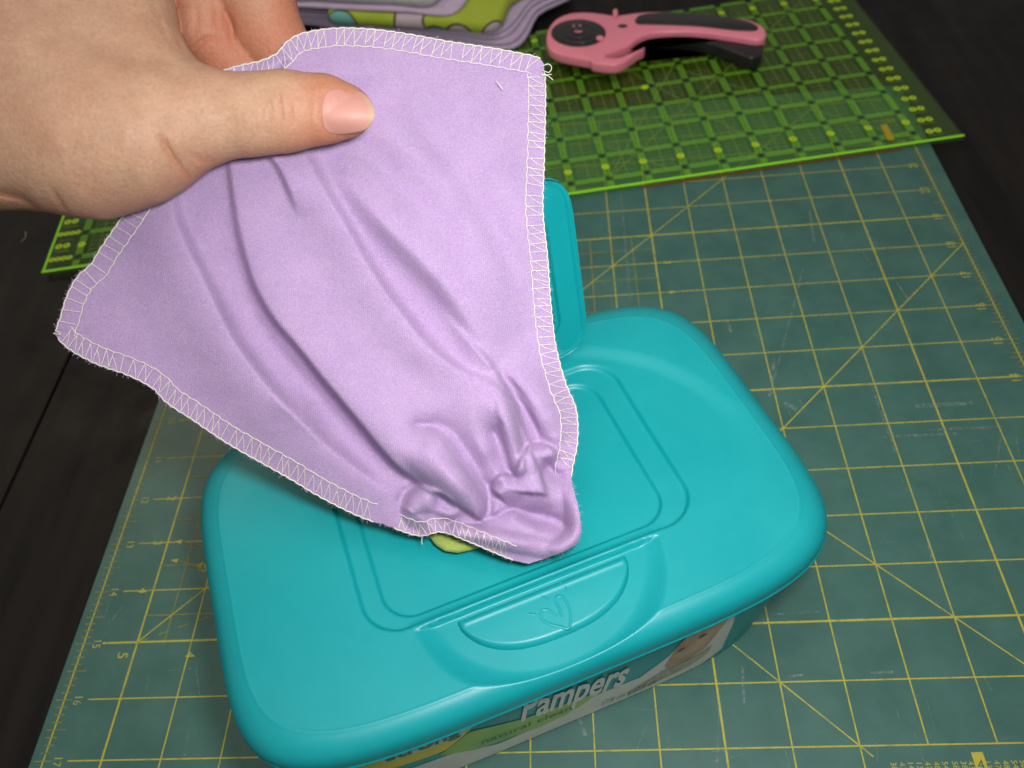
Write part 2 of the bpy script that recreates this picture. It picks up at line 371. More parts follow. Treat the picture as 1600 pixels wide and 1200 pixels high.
put_text(nm, '3', 11.28, -6, 0.17, -math.pi / 2, z + 0.002); put_text(nm, '4', 11.28, -7, 0.17, -math.pi / 2, z + 0.002)
for k in range(36):                           # line of tiny rotated figures along the near edge
    x = 13.42 + k * 0.123
    if k in (7, 8, 10): x += 0.02
    put_text(nm, ['38', '43', '14', '13', '47', '48', '54', '58'][k % 8], x, -17.30, 0.085, -math.pi / 2, z + 0.002, 1.0)
nm.strip(14.66, -17.12, 14.66, -17.5, 0.17, z + 0.0012)
blk = MB(); put_text(blk, '4', 14.66, -17.3, 0.15, 0, z + 0.004)
for _o in (hv.build('printed_grid', M['print'], cm), fn.build('printed_scale', M['printfine'], cm), nm.build('printed_figures', M['print'], cm)): _o['kind'] = 'stuff'
blk.build('printed_figure', M['mat'], cm)
sc = MB()
for k in range(220):
    x = rng.uniform(0, 18); y = rng.uniform(-18, 0); a = rng.choice([0.02, 1.55, -1.5, 1.2]) + rng.normal(0, 0.10); L = rng.uniform(0.08, 0.5) * rng.choice([1, 1, 2.2])
    sc.strip(x, y, x + L * math.cos(a), y + L * math.sin(a), rng.uniform(0.006, 0.018), z + 0.004 + k * 1e-5)
def sc_px(u0, v0, u1, v1, wd):
    a, b = un(u0, v0, 0), un(u1, v1, 0); sc.strip(a[0], a[1], b[0], b[1], wd, z + 0.006)
for q in ((1255, 420, 1205, 610, .03), (1210, 560, 1203, 620, .06), (970, 300, 985, 470, .03), (1375, 683, 1495, 678, .05), (1450, 672, 1568, 667, .05),
          (1430, 635, 1520, 630, .09), (1362, 605, 1400, 710, .035), (1160, 1040, 1162, 1100, .04), (1125, 1060, 1120, 1200, .02), (1450, 845, 1458, 880, .05),
          (1137, 500, 1142, 520, .06), (905, 1120, 915, 1150, .06), (1232, 1057, 1255, 1055, .04), (1360, 1052, 1395, 1050, .04), (1210, 960, 1280, 956, .03),
          (1400, 440, 1420, 470, .04), (1265, 330, 1272, 380, .05), (170, 975, 195, 945, .02), (305, 1030, 312, 1085, .02), (1225, 630, 1245, 640, .10)):
    sc_px(*q)
sc.build('scratches', M['scratch'], cm)['kind'] = 'stuff'

# ------------------------------------------------------------------ quilting ruler, 8.5 x 24 inches
rl = thing('quilting_ruler', 'clear lime green acrylic quilting ruler lying across the far end of the mat', 'ruler')
RT = math.atan2(2.88, 23.73); RC, RS_ = math.cos(RT), math.sin(RT)
def rw(P): return [(-4.58 + x * RC - y * RS_, -5.01 + x * RS_ + y * RC, zz) for x, y, zz in P]
def rbuild(mb, name, m):
    o = mesh_obj(name, rw(mb.V), mb.F, m, rl, False)
    if name not in ('amber_mark', 'painted_reflection', 'painted_edge_glow'): o['kind'] = 'stuff'
    return o
V, F = prism([(0.04, 0), (0, 0.04), (0, 8.46), (0.04, 8.5), (23.96, 8.5), (24, 8.46), (24, 0.04), (23.96, 0)], 0.012, 0.118, 0.012, 1)
mesh_obj('acrylic_sheet', rw(V), F, M['acrylic'], rl, False)
rz = 0.121
b1 = MB(); b2 = MB(); b3 = MB(); b4 = MB(); b5 = MB(); b6 = MB()
vx = [0.85 + k for k in range(23)]; hq = [0.45 + k for k in range(9)]
for x in vx:
    for k, q in enumerate(hq[:-1]):           # bars stop short of the crossings
        b1.strip(x, q + 0.11, x, q + 0.89, 0.185, rz)
    b1.strip(x, 0.10, x, hq[0] - 0.11, 0.185, rz)
for q in hq:
    for x in vx[:-1]:
        b1.strip(x + 0.11, q, x + 0.89, q, 0.185, rz + 0.0005)
for x in vx[:-1]:
    for q in hq[:-1]:
        for j in (0.25, 0.42, 0.58, 0.75):
            b2.strip(x + 0.22 + 0.1 * rng.random(), q + j, x + 0.68 + 0.1 * rng.random(), q + j, 0.018, rz + 0.001)
        for j in range(1, 8):
            b4.strip(x + j / 8, q - 0.03, x + j / 8, q + 0.03, 0.010, rz + 0.0015)
        b4.strip(x, q + 0.12, x, q + 0.88, 0.012, rz + 0.0015)
for x in vx:
    for q in hq:
        b4.strip(x - 0.075, q, x + 0.075, q, 0.06, rz + 0.001); b4.strip(x, q - 0.075, x, q + 0.075, 0.06, rz + 0.0012)
def disc(mb, x, y, r, zz, n=20): mb.add([(x + r * math.cos(2 * math.pi * i / n), y + r * math.sin(2 * math.pi * i / n), zz) for i in range(n)], [tuple(range(n))])
for k, x in enumerate(vx):
    for q in (0.95, 7.98):
        disc(b3, x, q, 0.105, rz + 0.002); put_text(b4, str(k + 1), x, q, 0.085, 0, rz + 0.004, 0.9)
disc(b3, 16.64, 4.42, 0.11, rz + 0.002); disc(b3, 9.64, 4.42, 0.11, rz + 0.002)
for k in range(16):                           # paired figures at both ends, one pair each half inch
    for xr, step in ((23.36, 0.5), (0.33, 1.0)):
        q = 0.42 + k * step * 1.04 if step == 0.5 else 1.0 + k * 1.03
        if q > 8.2: continue
        for s_ in (-1, 1):
            disc(b3, xr + s_ * 0.105, q, 0.098, rz + 0.002); disc(b4, xr + s_ * 0.105, q, 0.036, rz + 0.004, 12)
        if step == 1.0:
            for j in range(4): disc(b3, 0.16 + j * 0.155, q - 0.52, 0.085, rz + 0.002, 12); disc(b4, 0.16 + j * 0.155, q - 0.52, 0.030, rz + 0.004, 10)
            b2.strip(0.2, q - 0.24, 0.58, q - 0.24, 0.02, rz + 0.001); b2.strip(0.2, q + 0.24, 0.58, q + 0.24, 0.02, rz + 0.001)
        b2.strip(xr - 0.2, q - 0.18, xr + 0.2, q - 0.18, 0.02, rz + 0.001)
for x in (2.85, 8.85, 14.85):
    for dxx, dyy in ((7.6, 7.6), (4.4, 7.6)):
        b2.strip(x, 0.45, x + dxx, 0.45 + dyy, 0.022, rz + 0.0022); b2.strip(x + dxx, 0.45, x, 0.45 + dyy, 0.022, rz + 0.0024)
for x in vx[:-1]:
    for j in (0.25, 0.5, 0.75): b2.strip(x + j, 0.5, x + j, 8.0, 0.010 if j != 0.5 else 0.018, rz + 0.0008)
b5.strip(0.0, 0.05, 24, 0.05, 0.085, rz + 0.003); b5.strip(0.04, 0.1, 0.04, 8.45, 0.06, rz + 0.003)  # edge glow of the acrylic, painted as bright lime strips
b6.strip(22.2, 0.28, 22.27, 0.98, 0.17, rz + 0.005)
rbuild(b1, 'lime_bars', M['limebar']); rbuild(b2, 'fine_lines', M['limeline']); rbuild(b3, 'figure_discs', M['limenum'])
rbuild(b4, 'black_figures', M['blackink']); rbuild(b5, 'painted_edge_glow', M['limeglow']); rbuild(b6, 'amber_mark', M['orangeink'])
e = MB(); e.box(15.6, 22.4, -0.018, -0.004, 0.012, 0.06); rbuild(e, 'painted_reflection', M['redreflection'])  # added strip, coloured as the reflection along the front edge

# ------------------------------------------------------------------ rotary cutter lying on the ruler
rc = thing('rotary_cutter', 'pink rotary cutter with black grip lying on the green ruler', 'rotary cutter')
def cpx(L, zz): return np.array([un(820 + 0.25 * X, 0.25 * Y, zz)[:2] for X, Y in L])
body = [(135, 230), (150, 175), (200, 118), (285, 85), (390, 78), (490, 88), (550, 97), (600, 95), (700, 82), (830, 74), (1000, 78), (1150, 92), (1300, 110), (1420, 132), (1490, 168),
        (1510, 208), (1495, 240), (1440, 250), (1300, 228), (1150, 208), (1000, 197), (850, 202), (760, 217), (700, 247), (650, 285), (600, 304), (540, 326), (512, 338), (512, 358), (575, 362), (650, 336),
        (738, 294), (745, 302), (690, 338), (620, 387), (560, 405), (480, 402), (418, 391), (408, 376), (330, 362), (230, 342), (160, 312), (137, 272)]
V, F = prism(smooth_poly(cpx(body, 0.72), 3), 0.42, 0.74, 0.07, 3); mesh_obj('handle_frame', V, F, M['pink'], rc)
th_ = [(2 * math.pi * i / 40) for i in range(40)]
V, F = prism(cpx([(335 + 172 * math.cos(a), 206 + 86 * math.sin(a)) for a in th_], 0.75), 0.70, 0.755, 0.012, 2); mesh_obj('blade_guard', V, F, M['blackrubber'], rc)
V, F = prism(cpx([(345 + 150 * math.cos(a), 245 + 95 * math.sin(a)) for a in th_], 0.3), 0.28, 0.31, 0.004, 1); mesh_obj('blade', V, F, M['steel'], rc)
ug = [(688, 128), (712, 98), (770, 84), (870, 77), (1000, 80), (1150, 94), (1300, 112), (1410, 138), (1458, 168), (1448, 188), (1400, 194), (1300, 188), (1100, 166), (900, 156), (740, 152), (700, 146)]
V, F = prism(smooth_poly(cpx(ug, 0.755), 3), 0.70, 0.77, 0.03, 2); mesh_obj('grip_inlay', V, F, M['blackrubber'], rc)
lg_t = [(530, 346), (600, 316), (700, 255), (760, 222), (850, 205), (1000, 200), (1150, 210), (1300, 230), (1440, 252), (1490, 245)]
lg_b = [(1478, 385), (1440, 415), (1395, 420), (1320, 392), (1200, 345), (1050, 310), (850, 292), (740, 298), (650, 330), (570, 358), (535, 358)]
P = np.vstack([cpx(lg_t, 0.5) + [0.0, 0.18], cpx(lg_b, 0.24)])
V, F = prism(smooth_poly(P, 3), 0.135, 0.56, 0.09, 4); mesh_obj('lower_grip', V, F, M['blackrubber'], rc)
V, F = prism(cpx([(566 + 16 * math.cos(a), 84 + 22 * math.sin(a)) for a in th_[::3]], 0.8), 0.7, 0.86, 0.03, 2); mesh_obj('blade_slider', V, F, M['pink'], rc)
V, F = prism(cpx([(612 + 30 * math.cos(a), 162 + 12 * math.sin(a)) for a in th_[::2]], 0.745), 0.735, 0.748, 0.004, 1); mesh_obj('screw_slot', V, F, M['blackrubber'], rc)
V, F = prism(cpx([(470 + 24 * math.cos(a), 240 + 0 + 15 * math.sin(a)) for a in th_[::2]], 0.76), 0.74, 0.79, 0.02, 2); mesh_obj('blade_nut', V, F, M['pink'], rc)
for rr_, nm_ in ((118, 'guard_ring'), (60, 'guard_ring')):
    g_ = MB(); g_.tube(np.array([[*un(820 + 0.25 * (335 + rr_ * math.cos(a)), 0.25 * (206 + rr_ * 0.5 * math.sin(a)), 0.76)[:2], 0.757] for a in list(th_) + [th_[0]]]), 0.016, 5); g_.build(nm_, M['steel'], rc, True)
mk = MB()
for X, Y, a, b in ((335, 192, 26, 11), (305, 160, 9, 7), (345, 156, 9, 7)):
    Q = cpx([(X + a * math.cos(t), Y + b * math.sin(t)) for t in np.linspace(0.1, math.pi - 0.1, 9)] + [(X + a * 0.6 * math.cos(t), Y - 3 + b * 0.5 * math.sin(t)) for t in np.linspace(math.pi - 0.1, 0.1, 9)], 0.76)
    mk.add([(x, y, 0.760) for x, y in Q], [tuple(range(len(Q)))])
mk.build('guard_emblem', M['pink'], rc)

# ------------------------------------------------------------------ stack of folded cloths behind
def folded(label, FR, FL, back, z0, z1, m, r=0.35, wob=0.06):
    FR = np.array(FR, float); FL = np.array(FL, float); bk = np.array(back, float)
    c = [FR, FR + bk * 0.5, FR + bk, FL + bk, FL + bk * 0.5, FL]
    c += [FL + (FR - FL) * t + np.array([0, -0.10 * math.sin(math.pi * t)]) + rng.normal(0, wob, 2) * 0.4 for t in (0.25, 0.5, 0.75)]
    P = smooth_poly(c, 6)
    V, F = prism(P, z0, z1, (z1 - z0) * 0.46, 5)
    V = [(x, y, zz + 0.012 * math.sin(x * 1.3 + z0 * 9) * (zz - 0.15)) for x, y, zz in V]
    o = mesh_obj('folded_cloth', V, F, m); o['label'] = label; o['category'] = 'folded cloth'; o['group'] = 'folded cloths stacked behind the lilac wipe'
    return o
folded('mauve folded cloth at the very bottom of the stack beside the rotary cutter', (7.55, 4.10), (-1.2, 7.7), (1.60, 3.9), 0.128, 0.27, M['lilacdark'])
folded('mauve folded cloth second from the bottom of the stack', (7.42, 4.16), (-1.2, 7.6), (1.75, 3.8), 0.275, 0.41, M['lilacdark'])
folded('mauve folded cloth third from the bottom of the stack', (7.20, 4.30), (-1.2, 7.5), (1.95, 3.7), 0.415, 0.54, M['lilacdark'])
folded('mauve folded cloth directly under the lime dotted one in the stack', (7.10, 4.36), (-1.2, 7.4), (2.05, 3.7), 0.545, 0.66, M['lilacdark'])
folded('lime green folded cloth with teal and pink dots in the stack', (7.05, 4.15), (1.55, 5.75), (0.9, 3.0), 0.67, 1.10, M['dotted'], wob=0.02)
folded('thin mauve folded cloth lying on the lime dotted one', (5.75, 4.72), (-0.6, 6.6), (1.3, 3.4), 1.11, 1.24, M['lilacdark'])
folded('pale grey folded cloth on top of the stack', (5.1, 5.1), (-0.2, 6.6), (1.2, 3.2), 1.25, 1.62, M['greyfab'])

# ------------------------------------------------------------------ wipes tub
TC = np.array([7.82, -14.42]); TT = 0.371; tcs, tsn = math.cos(TT), math.sin(TT)
E1 = np.array([tcs, tsn, 0]); E2 = np.array([-tsn, tcs, 0]); TO = np.array([TC[0], TC[1], 0])
def tw(P): P = np.asarray(P, float); return TO + P[..., 0:1] * E1 + P[..., 1:2] * E2 + P[..., 2:3] * np.array([0, 0, 1.0])
tub = thing('wipes_tub', 'teal plastic baby wipes tub with its flip door open on the mat', 'wipes tub')
A0, B0, NE = 4.35, 2.96, 5.0
SHX, SHY = 0.03, 0.16
def se_ring(a, b, n=240):
    t = np.linspace(0, 2 * math.pi, n, endpoint=False); c, s_ = np.cos(t), np.sin(t)
    k = (abs(c / a) ** NE + abs(s_ / b) ** NE) ** (-1 / NE); return c * k, s_ * k
def body_ab(zz): o = 0.11 + 0.39 * (1 - np.asarray(zz) / 2.95); return A0 - o, B0 - o
V = []; F = []; NR = 240
prof = [(0.0, -0.25), (0.0, -0.06), (0.03, -0.01), (0.10, 0.0)] + [(zz, 0) for zz in np.linspace(0.3, 3.02, 10)]
for zz, off in prof:
    a, b = body_ab(zz); x, y = se_ring(a + off, b + off, NR); V += list(tw(np.stack([x + SHX, y + SHY, 0 * x + zz + 0.004], 1)))
for r in range(len(prof) - 1):
    for i in range(NR): j = (i + 1) % NR; F.append((r * NR + i, r * NR + j, (r + 1) * NR + j, (r + 1) * NR + i))
F.append(tuple(range(NR))[::-1]); mesh_obj('tub_body', V, F, M['tealbody'], tub)

def zlid(x, y):
    zz = 3.50 - 0.012 * (x / 4) ** 2 - 0.012 * (y / 2.7) ** 2
    e2 = np.sqrt(((x - 0.1) / 3.68) ** 2 + ((y + 0.3) / 2.85) ** 2)
    zz = zz - 0.06 * (1 - sst(0.93, 1.03, e2)) * sst(-1.6, 0.6, y) * sst(-0.5, 1.5, x)
    so = sd_rr(x, y, 0.09, 0.12, 2.40, 1.62, 0.55); si = sd_rr(x, y, 0.04, 0.08, 2.07, 1.42, 0.45)
    zz = zz - 0.07 * (1 - sst(-0.05, 0.015, so)) - 0.06 * (1 - sst(-0.045, 0.012, si))
    led = np.exp(-((y + 1.46) / 0.04) ** 2) * (1 - sst(1.6, 1.95, abs(x)))
    return zz + 0.022 * led
def bowl(x, y, zz):                           # flat thumb recess in front of the door; its floor runs out through the rim
    eb = np.sqrt(((x - 0.02) / 1.90) ** 2 + ((y + 1.45) / 1.60) ** 2)
    fl = 3.385 - 0.035 * sst(-1.6, -2.9, y) + 0.18 * sst(0.76, 1.05, eb) + 0.5 * sst(1.0, 1.3, eb) + 0.4 * sst(-1.57, -1.49, y)
    hh = np.clip(0.5 + 0.5 * (fl - zz) / 0.018, 0, 1); return fl + (zz - fl) * hh - 0.018 * hh * (1 - hh)
n1, n2 = 420, 300; ins = 0.43
xi, et = np.meshgrid(np.linspace(-1, 1, n1), np.linspace(-1, 1, n2), indexing='ij')
mx_ = np.maximum(abs(xi), abs(et)); k = np.where(mx_ > 0, mx_ / ((abs(xi) ** NE + abs(et) ** NE) ** (1 / NE) + 1e-12), 1)
gx, gy = xi * k * (A0 - ins), et * k * (B0 - ins)
LV = [tw(np.stack([gx, gy, bowl(gx, gy, zlid(gx, gy))], -1)).reshape(-1, 3)]; LF = grid_faces(n1, n2)
idx = np.arange(n1 * n2).reshape(n1, n2)
loop = np.concatenate([idx[:-1, 0], idx[-1, :-1], idx[1:, -1][::-1], idx[0, 1:][::-1]])
bxs, bys = xi.reshape(-1)[loop], et.reshape(-1)[loop]; base = n1 * n2; prev = loop.tolist(); nl = len(loop)
kk = 1 / ((abs(bxs) ** NE + abs(bys) ** NE) ** (1 / NE))
RIM = [(-0.43 * (1 - i / 30), None, i / 30) for i in range(1, 31)]
for off, zz, f in RIM + [(0.0, 2.985, 1), (0.008, 2.975, 1), (0.014, 2.962, 1), (0.008, 2.948, 1), (-0.02, 2.942, 1), (-0.08, 2.945, 1), (-0.14, 3.0, 1)]:
    x = bxs * kk * (A0 + off); y = bys * kk * (B0 + off)
    if zz is None:
        drop = 0.40 * (1 - math.sqrt(max(0, 1 - f ** 2.1))) + 0.085 * f
        zq = bowl(x, y, zlid(x, y) * (1 - f) + 3.487 * f - drop + 0.007 * math.exp(-((f - 0.05) / 0.05) ** 2)); g = min(1, drop / 0.45)
    else: zq = zz + 0 * x; g = 1
    LV.append(tw(np.stack([x + SHX * g, y + SHY * g, zq + 0 * x], -1))); cur = list(range(base, base + nl)); base += nl
    for i in range(nl): j = (i + 1) % nl; LF.append((cur[i], cur[j], prev[j], prev[i]))
    prev = cur
mesh_obj('lid', np.concatenate(LV), LF, M['teal'], tub)

# latch button, a half-moon with a raised emblem
nb1, nb2 = 110, 60
bs, bt = np.meshgrid(np.linspace(-1, 1, nb1), np.linspace(0, 1, nb2), indexing='ij')
bx = 0.03 + 1.22 * bs; yb = -1.615 - 0.73 * (1 - abs(bs) ** 2.6) ** 0.55
by = -1.615 + (yb + 1.615) * bt
bz0 = 3.50 - 0.145
edge = np.minimum(np.minimum((1 - abs(bs)) * 1.22, (by - yb)), (-1.615 - by) + 0.0)
edge = np.maximum(edge, 0)
bzz = bz0 - 0.03 * sst(-1.8, -2.5, by) - 0.02 + 0.14 * np.sqrt(np.clip(1 - (1 - np.clip(edge / 0.09, 0, 1)) ** 2, 0, 1))
bzz += 0.013 * np.exp(-((by + 1.72) / 0.03) ** 2) * sst(0.0, 0.08, (1 - abs(bs)))
btn_o = mesh_obj('latch_button', tw(np.stack([bx, by, bzz], -1)).reshape(-1, 3), grid_faces(nb1, nb2, True), M['teal'], tub)
def btn_z(x, y): return bz0 + 0.12 - 0.03 * float(sst(-1.8, -2.5, y))
hm = MB()
def hpx(L): 
    pts = []
    for X, Y in L:
        P = un(800 + 0.1 * X, 880 + 0.1 * Y, 3.42) - TO; x, y = P @ E1, P @ E2; pts.append(tw(np.array([x, y, btn_z(x, y) - 0.014])))
    return smooth_poly(np.array(pts), 4, False)
hm.tube(hpx([(480, 760), (450, 860), (560, 960), (760, 1010), (880, 1030), (920, 900), (900, 720), (820, 580), (740, 540), (690, 600), (740, 720), (780, 860)]), 0.026, 6)
hm.tube(hpx([(480, 760), (560, 750), (640, 800), (700, 840)]), 0.024, 6)
hm.tube(hpx([(460, 540), (560, 600)]), 0.024, 6); hm.tube(hpx([(260, 820), (380, 835)]), 0.024, 6); hm.tube(hpx([(760, 330), (840, 400), (840, 450)]), 0.022, 6)
hm.build('heart_emblem', M['teal'], btn_o, True)

# flip door standing open on its hinge
DA = math.radians(100); DD = np.array([0, 0, 1]) * math.sin(DA) - E2 * math.cos(DA); DN = np.cross(E1, DD)       # DN faces the tub front
DP = TO + E2 * 2.02 + np.array([0, 0, 3.46]); DL, DW = 3.22, 2.33
if DN @ (-E2) < 0: DN = -DN
na, nbb = 220, 170; xi, et = np.meshgrid(np.linspace(-1, 1, na), np.linspace(-1, 1, nbb), indexing='ij'); NE2 = 8
mx_ = np.maximum(abs(xi), abs(et)); k = np.where(mx_ > 0, mx_ / ((abs(xi) ** NE2 + abs(et) ** NE2) ** (1 / NE2) + 1e-12), 1)
dx = xi * k * DW; ds = DL / 2 + et * k * DL / 2
d_in = -sd_rr(dx, ds, 0, DL / 2, DW, DL / 2, 0.45)
dh = 0.03 + 0.05 * (1 - sst(0.05, 0.12, d_in)) - 0.0
dh = dh + 0.12 * (1 - sst(-0.06, 0.06, sd_rr(dx, ds, 0, DL / 2, DW - 0.46, DL / 2 - 0.48, 0.35))) - 0.10 * (1 - sst(-0.16, -0.06, sd_rr(dx, ds, 0, DL / 2, DW - 0.46, DL / 2 - 0.48, 0.35)))
dh = np.where(mx_ > 0.985, 0.05, dh)
def dw(x, s_, h): return DP + x[..., None] * E1 + s_[..., None] * DD + h[..., None] * DN
fr_ = dw(dx, ds, dh).reshape(-1, 3); bk_ = dw(dx, ds, 0 * dh - 0.04).reshape(-1, 3)
idx = np.arange(na * nbb).reshape(na, nbb); loop = np.concatenate([idx[:-1, 0], idx[-1, :-1], idx[1:, -1][::-1], idx[0, 1:][::-1]]).tolist(); nn = na * nbb
DF = grid_faces(na, nbb) + [tuple(i + nn for i in f) for f in grid_faces(na, nbb, True)]
DF += [(loop[i], loop[(i + 1) % len(loop)], loop[(i + 1) % len(loop)] + nn, loop[i] + nn) for i in range(len(loop))]
door = mesh_obj('flip_door', np.concatenate([fr_, bk_]), DF, M['tealdoor'], tub)
for x0, x1 in ((-1.5, -0.7), (0.7, 1.5)):
    hg = MB(); P = np.array([DP + E1 * x + np.array([0, 0, -0.02]) for x in np.linspace(x0, x1, 6)]); hg.tube(P, 0.06, 10); hg.build('hinge', M['teal'], tub, True)

# printed label on the front of the tub
def lab(x, zz, off):
    a, b = body_ab(zz); return tw(np.array([x, SHY - (b + off) * max(1e-6, 1 - abs((x - SHX) / (a + off)) ** NE) ** (1 / NE), zz]))
def patch(name, top, bot, off, m, parent, nx=40):
    tx = np.array(top); bx_ = np.array(bot); x0 = max(tx[0, 0], bx_[0, 0]); x1 = min(tx[-1, 0], bx_[-1, 0]); V = []; F = []
    for i in range(nx + 1):
        x = x0 + (x1 - x0) * i / nx; zt = np.interp(x, tx[:, 0], tx[:, 1]); zb = np.interp(x, bx_[:, 0], bx_[:, 1])
        for j in range(4): V.append(lab(x, zb + (zt - zb) * j / 3, off))
    for i in range(nx):
        for j in range(3): a = i * 4 + j; F.append((a, a + 4, a + 5, a + 1))
    return mesh_obj(name, V, F, m, parent)
def lab_text(name, s, x0, x1, z0, slope, h, m, parent, off=0.022, shear=0.15, cap=1.0):
    V, F = text_mesh(s); V = V.copy(); V[:, 0] -= V[:, 0].min(); V[:, 0] /= V[:, 0].max()
    V[:, 1] = np.where((V[:, 0] < 0.16) & (V[:, 1] > 0), V[:, 1] * cap, V[:, 1])
    return mesh_obj(name, [lab(x0 + (x1 - x0) * a + shear * b * h * 0.6, min(2.97, z0 + slope * (a * (x1 - x0)) + b * h), off) for a, b in V], F, m, parent, False)
lb = patch('label', [(-3.6, 0.9), (-2.6, 1.3), (-1.9, 1.35), (-1.2, 0.75), (-0.1, 0.8), (0.35, 1.25), (1.1, 1.2), (1.5, 1.75), (1.8, 2.9), (2.43, 2.95), (2.55, 1.8), (2.62, 0.5)],
           [(-3.6, 0.14), (2.3, 0.14), (2.62, 0.45)], 0.006, M['white'], tub, 90)
patch('yellow_band', [(-3.2, 2.2), (-2.6, 2.62), (-1.38, 2.9), (-1.36, 2.85)], [(-3.2, 1.9), (-2.6, 1.7), (-1.9, 1.72), (-1.5, 2.3), (-1.36, 2.8)], 0.010, M['yellow'], lb)
patch('leaf_swoosh', [(-2.0, 1.58), (-1.5, 2.25), (-0.74, 1.70), (0.38, 1.42), (0.45, 1.40)], [(-2.0, 1.5), (-1.5, 0.98), (-0.5, 0.72), (0.1, 0.95), (0.45, 1.38)], 0.012, M['leaf'], lb)
patch('claim_strip', [(-2.7, 2.66), (-1.56, 2.72)], [(-2.7, 2.22), (-1.56, 2.26)], 0.014, M['lettering'], lb)
lab_text('claim_lettering', 'strong', -2.65, -1.62, 2.30, 0.03, 0.36, M['labteal'], lb)
lab_text('brand_lettering', 'Pampers', -0.80, 0.80, 1.66, -0.22, 1.25, M['lettering'], lb, cap=1.15)
lab_text('name_lettering', 'natural clean', -1.42, -0.02, 1.22, -0.12, 0.26, M['labteal'], lb)
lab_text('size_lettering', '17.8 cm x 17.8 cm', 0.50, 1.42, 0.42, -0.02, 0.26, M['labteal'], lb)
patch('baby_photo', [(1.50, 1.25), (1.58, 2.1), (1.75, 2.7), (1.95, 2.85), (2.2, 2.78), (2.36, 2.45)], [(1.50, 1.2), (1.6, 0.95), (1.9, 0.95), (2.2, 1.3), (2.36, 2.4)], 0.012, M['baby'], lb)
patch('baby_eye', [(1.62, 1.85), (1.68, 1.97), (1.76, 1.88)], [(1.62, 1.84), (1.68, 1.78), (1.76, 1.86)], 0.016, M['babyd'], lb, 8)
patch('baby_eye', [(1.92, 2.12), (1.98, 2.24), (2.07, 2.14)], [(1.92, 2.11), (1.98, 2.05), (2.07, 2.12)], 0.016, M['babyd'], lb, 8)
patch('foam_strip', [(0.95, 0.55), (1.5, 1.0), (2.0, 0.98), (2.3, 1.2)], [(0.95, 0.32), (1.5, 0.45), (2.0, 0.5), (2.3, 0.8)], 0.016, M['foam'], lb)

# ------------------------------------------------------------------ the lilac cloth, pulled up out of the tub
def strokes(U, Vv, ST):
    H = np.zeros_like(U)
    for pts, wL, wR, *g in ST:
        pts = np.array([(p[0], p[1], p[2]) for p in pts], float)
        best = np.full(U.shape, 1e9); sg = np.zeros_like(U); am = np.zeros_like(U)
        for a, b in zip(pts[:-1], pts[1:]):
            ab = b[:2] - a[:2]; L2 = ab @ ab + 1e-9
            pu, pv = U - a[0], Vv - a[1]; t = np.clip((pu * ab[0] + pv * ab[1]) / L2, 0, 1)
            d = np.hypot(pu - t * ab[0], pv - t * ab[1]); cr = ab[0] * pv - ab[1] * pu
            m_ = d < best; best = np.where(m_, d, best); sg = np.where(m_, cr, sg); am = np.where(m_, a[2] + t * (b[2] - a[2]), am)
        wd = np.where(sg < 0, wR, wL); H += am * (g[0] if g else 1.0) * np.exp(-np.where(sg < 0, (best / wd) ** (g[1] if len(g) > 1 else 2), (best / wd) ** 2))
    return H
def A(L, a, ends=(0, 0)):                     # one amplitude along a line, fading at chosen ends
    n = len(L); out = []
    for i, (u, v) in enumerate(L):
        k = a
        if i == 0 and ends[0]: k = 0
        if i == n - 1 and ends[1]: k = 0
        out.append((u, v, k))
    return smooth_poly(out, 3, False)
MAIN = [(358, 230, .03), (360, 254, .06), (369, 320, .09), (376, 362, .11), (387, 404, .13), (403, 452, .16), (432, 500, .20), (468, 542, .23), (504, 588, .26), (557, 651, .29), (611, 716, .30), (650, 748, .26), (680, 768, .18)]
CL = [(smooth_poly(MAIN, 3, False), 6, 85),
      (smooth_poly([(345, 300, 0), (362, 400, -.05), (400, 500, -.08), (470, 590, -.10), (560, 690, -.10), (640, 760, -.04)], 3, False), 26, 18),
      (A([(412, 215), (420, 236), (438, 263), (456, 302), (470, 340)], .085, (0, 1)), 5, 28),
      (smooth_poly([(470, 235, .02), (480, 254, .05), (510, 308, .07), (540, 359, .08), (567, 407, .085), (600, 458, .09), (639, 509, .08), (690, 560, .06), (725, 592, .02)], 3, False), 50, 12),
      (smooth_poly([(520, 250, .0), (560, 300, .06), (600, 345, .10), (650, 395, .12), (705, 455, .12), (745, 520, .10), (790, 580, .05)], 3, False), 24, 50),
      (A([(575, 150), (643, 230), (710, 297), (770, 420), (815, 520)], .07, (1, 1)), 45, 38),
      (A([(700, 120), (760, 230), (815, 350), (845, 470)], .05, (1, 1)), 40, 40),
      (A([(603, 160), (670, 213), (747, 320), (793, 407), (827, 463)], -.05, (1, 1)), 22, 22),
      (smooth_poly([(262, 300, .04), (273, 350, .08), (300, 410, .09), (330, 470, .10), (360, 530, .11), (396, 581, .12), (440, 635, .12), (499, 690, .10), (560, 740, .08), (610, 775, .03)], 3, False), 70, 14),
      (A([(420, 620), (470, 640), (510, 690)], .05, (1, 1)), 18, 18),
      (A([(622, 480), (659, 538), (710, 576), (762, 600), (782, 612)], .07, (1, 0)), 40, 8),
      (smooth_poly([(680, 480, .0), (727, 531, .10), (762, 569, .16), (779, 596, .20), (796, 623, .22), (810, 661, .22), (827, 700, .16)], 3, False), 55, 7),
      (smooth_poly([(775, 575, 0), (800, 597, .10), (815, 612, .14), (832, 641, .16), (846, 671, .16), (856, 700, .10)], 3, False), 6, 50),
      (A([(480, 150), (540, 110), (640, 95)], .04, (1, 1)), 30, 40), (A([(560, 215), (600, 260), (640, 330)], -.03, (1, 1)), 20, 20),
      (A([(452, 100), (440, 92), (415, 108), (395, 122)], .07, (1, 0)), 10, 18)]
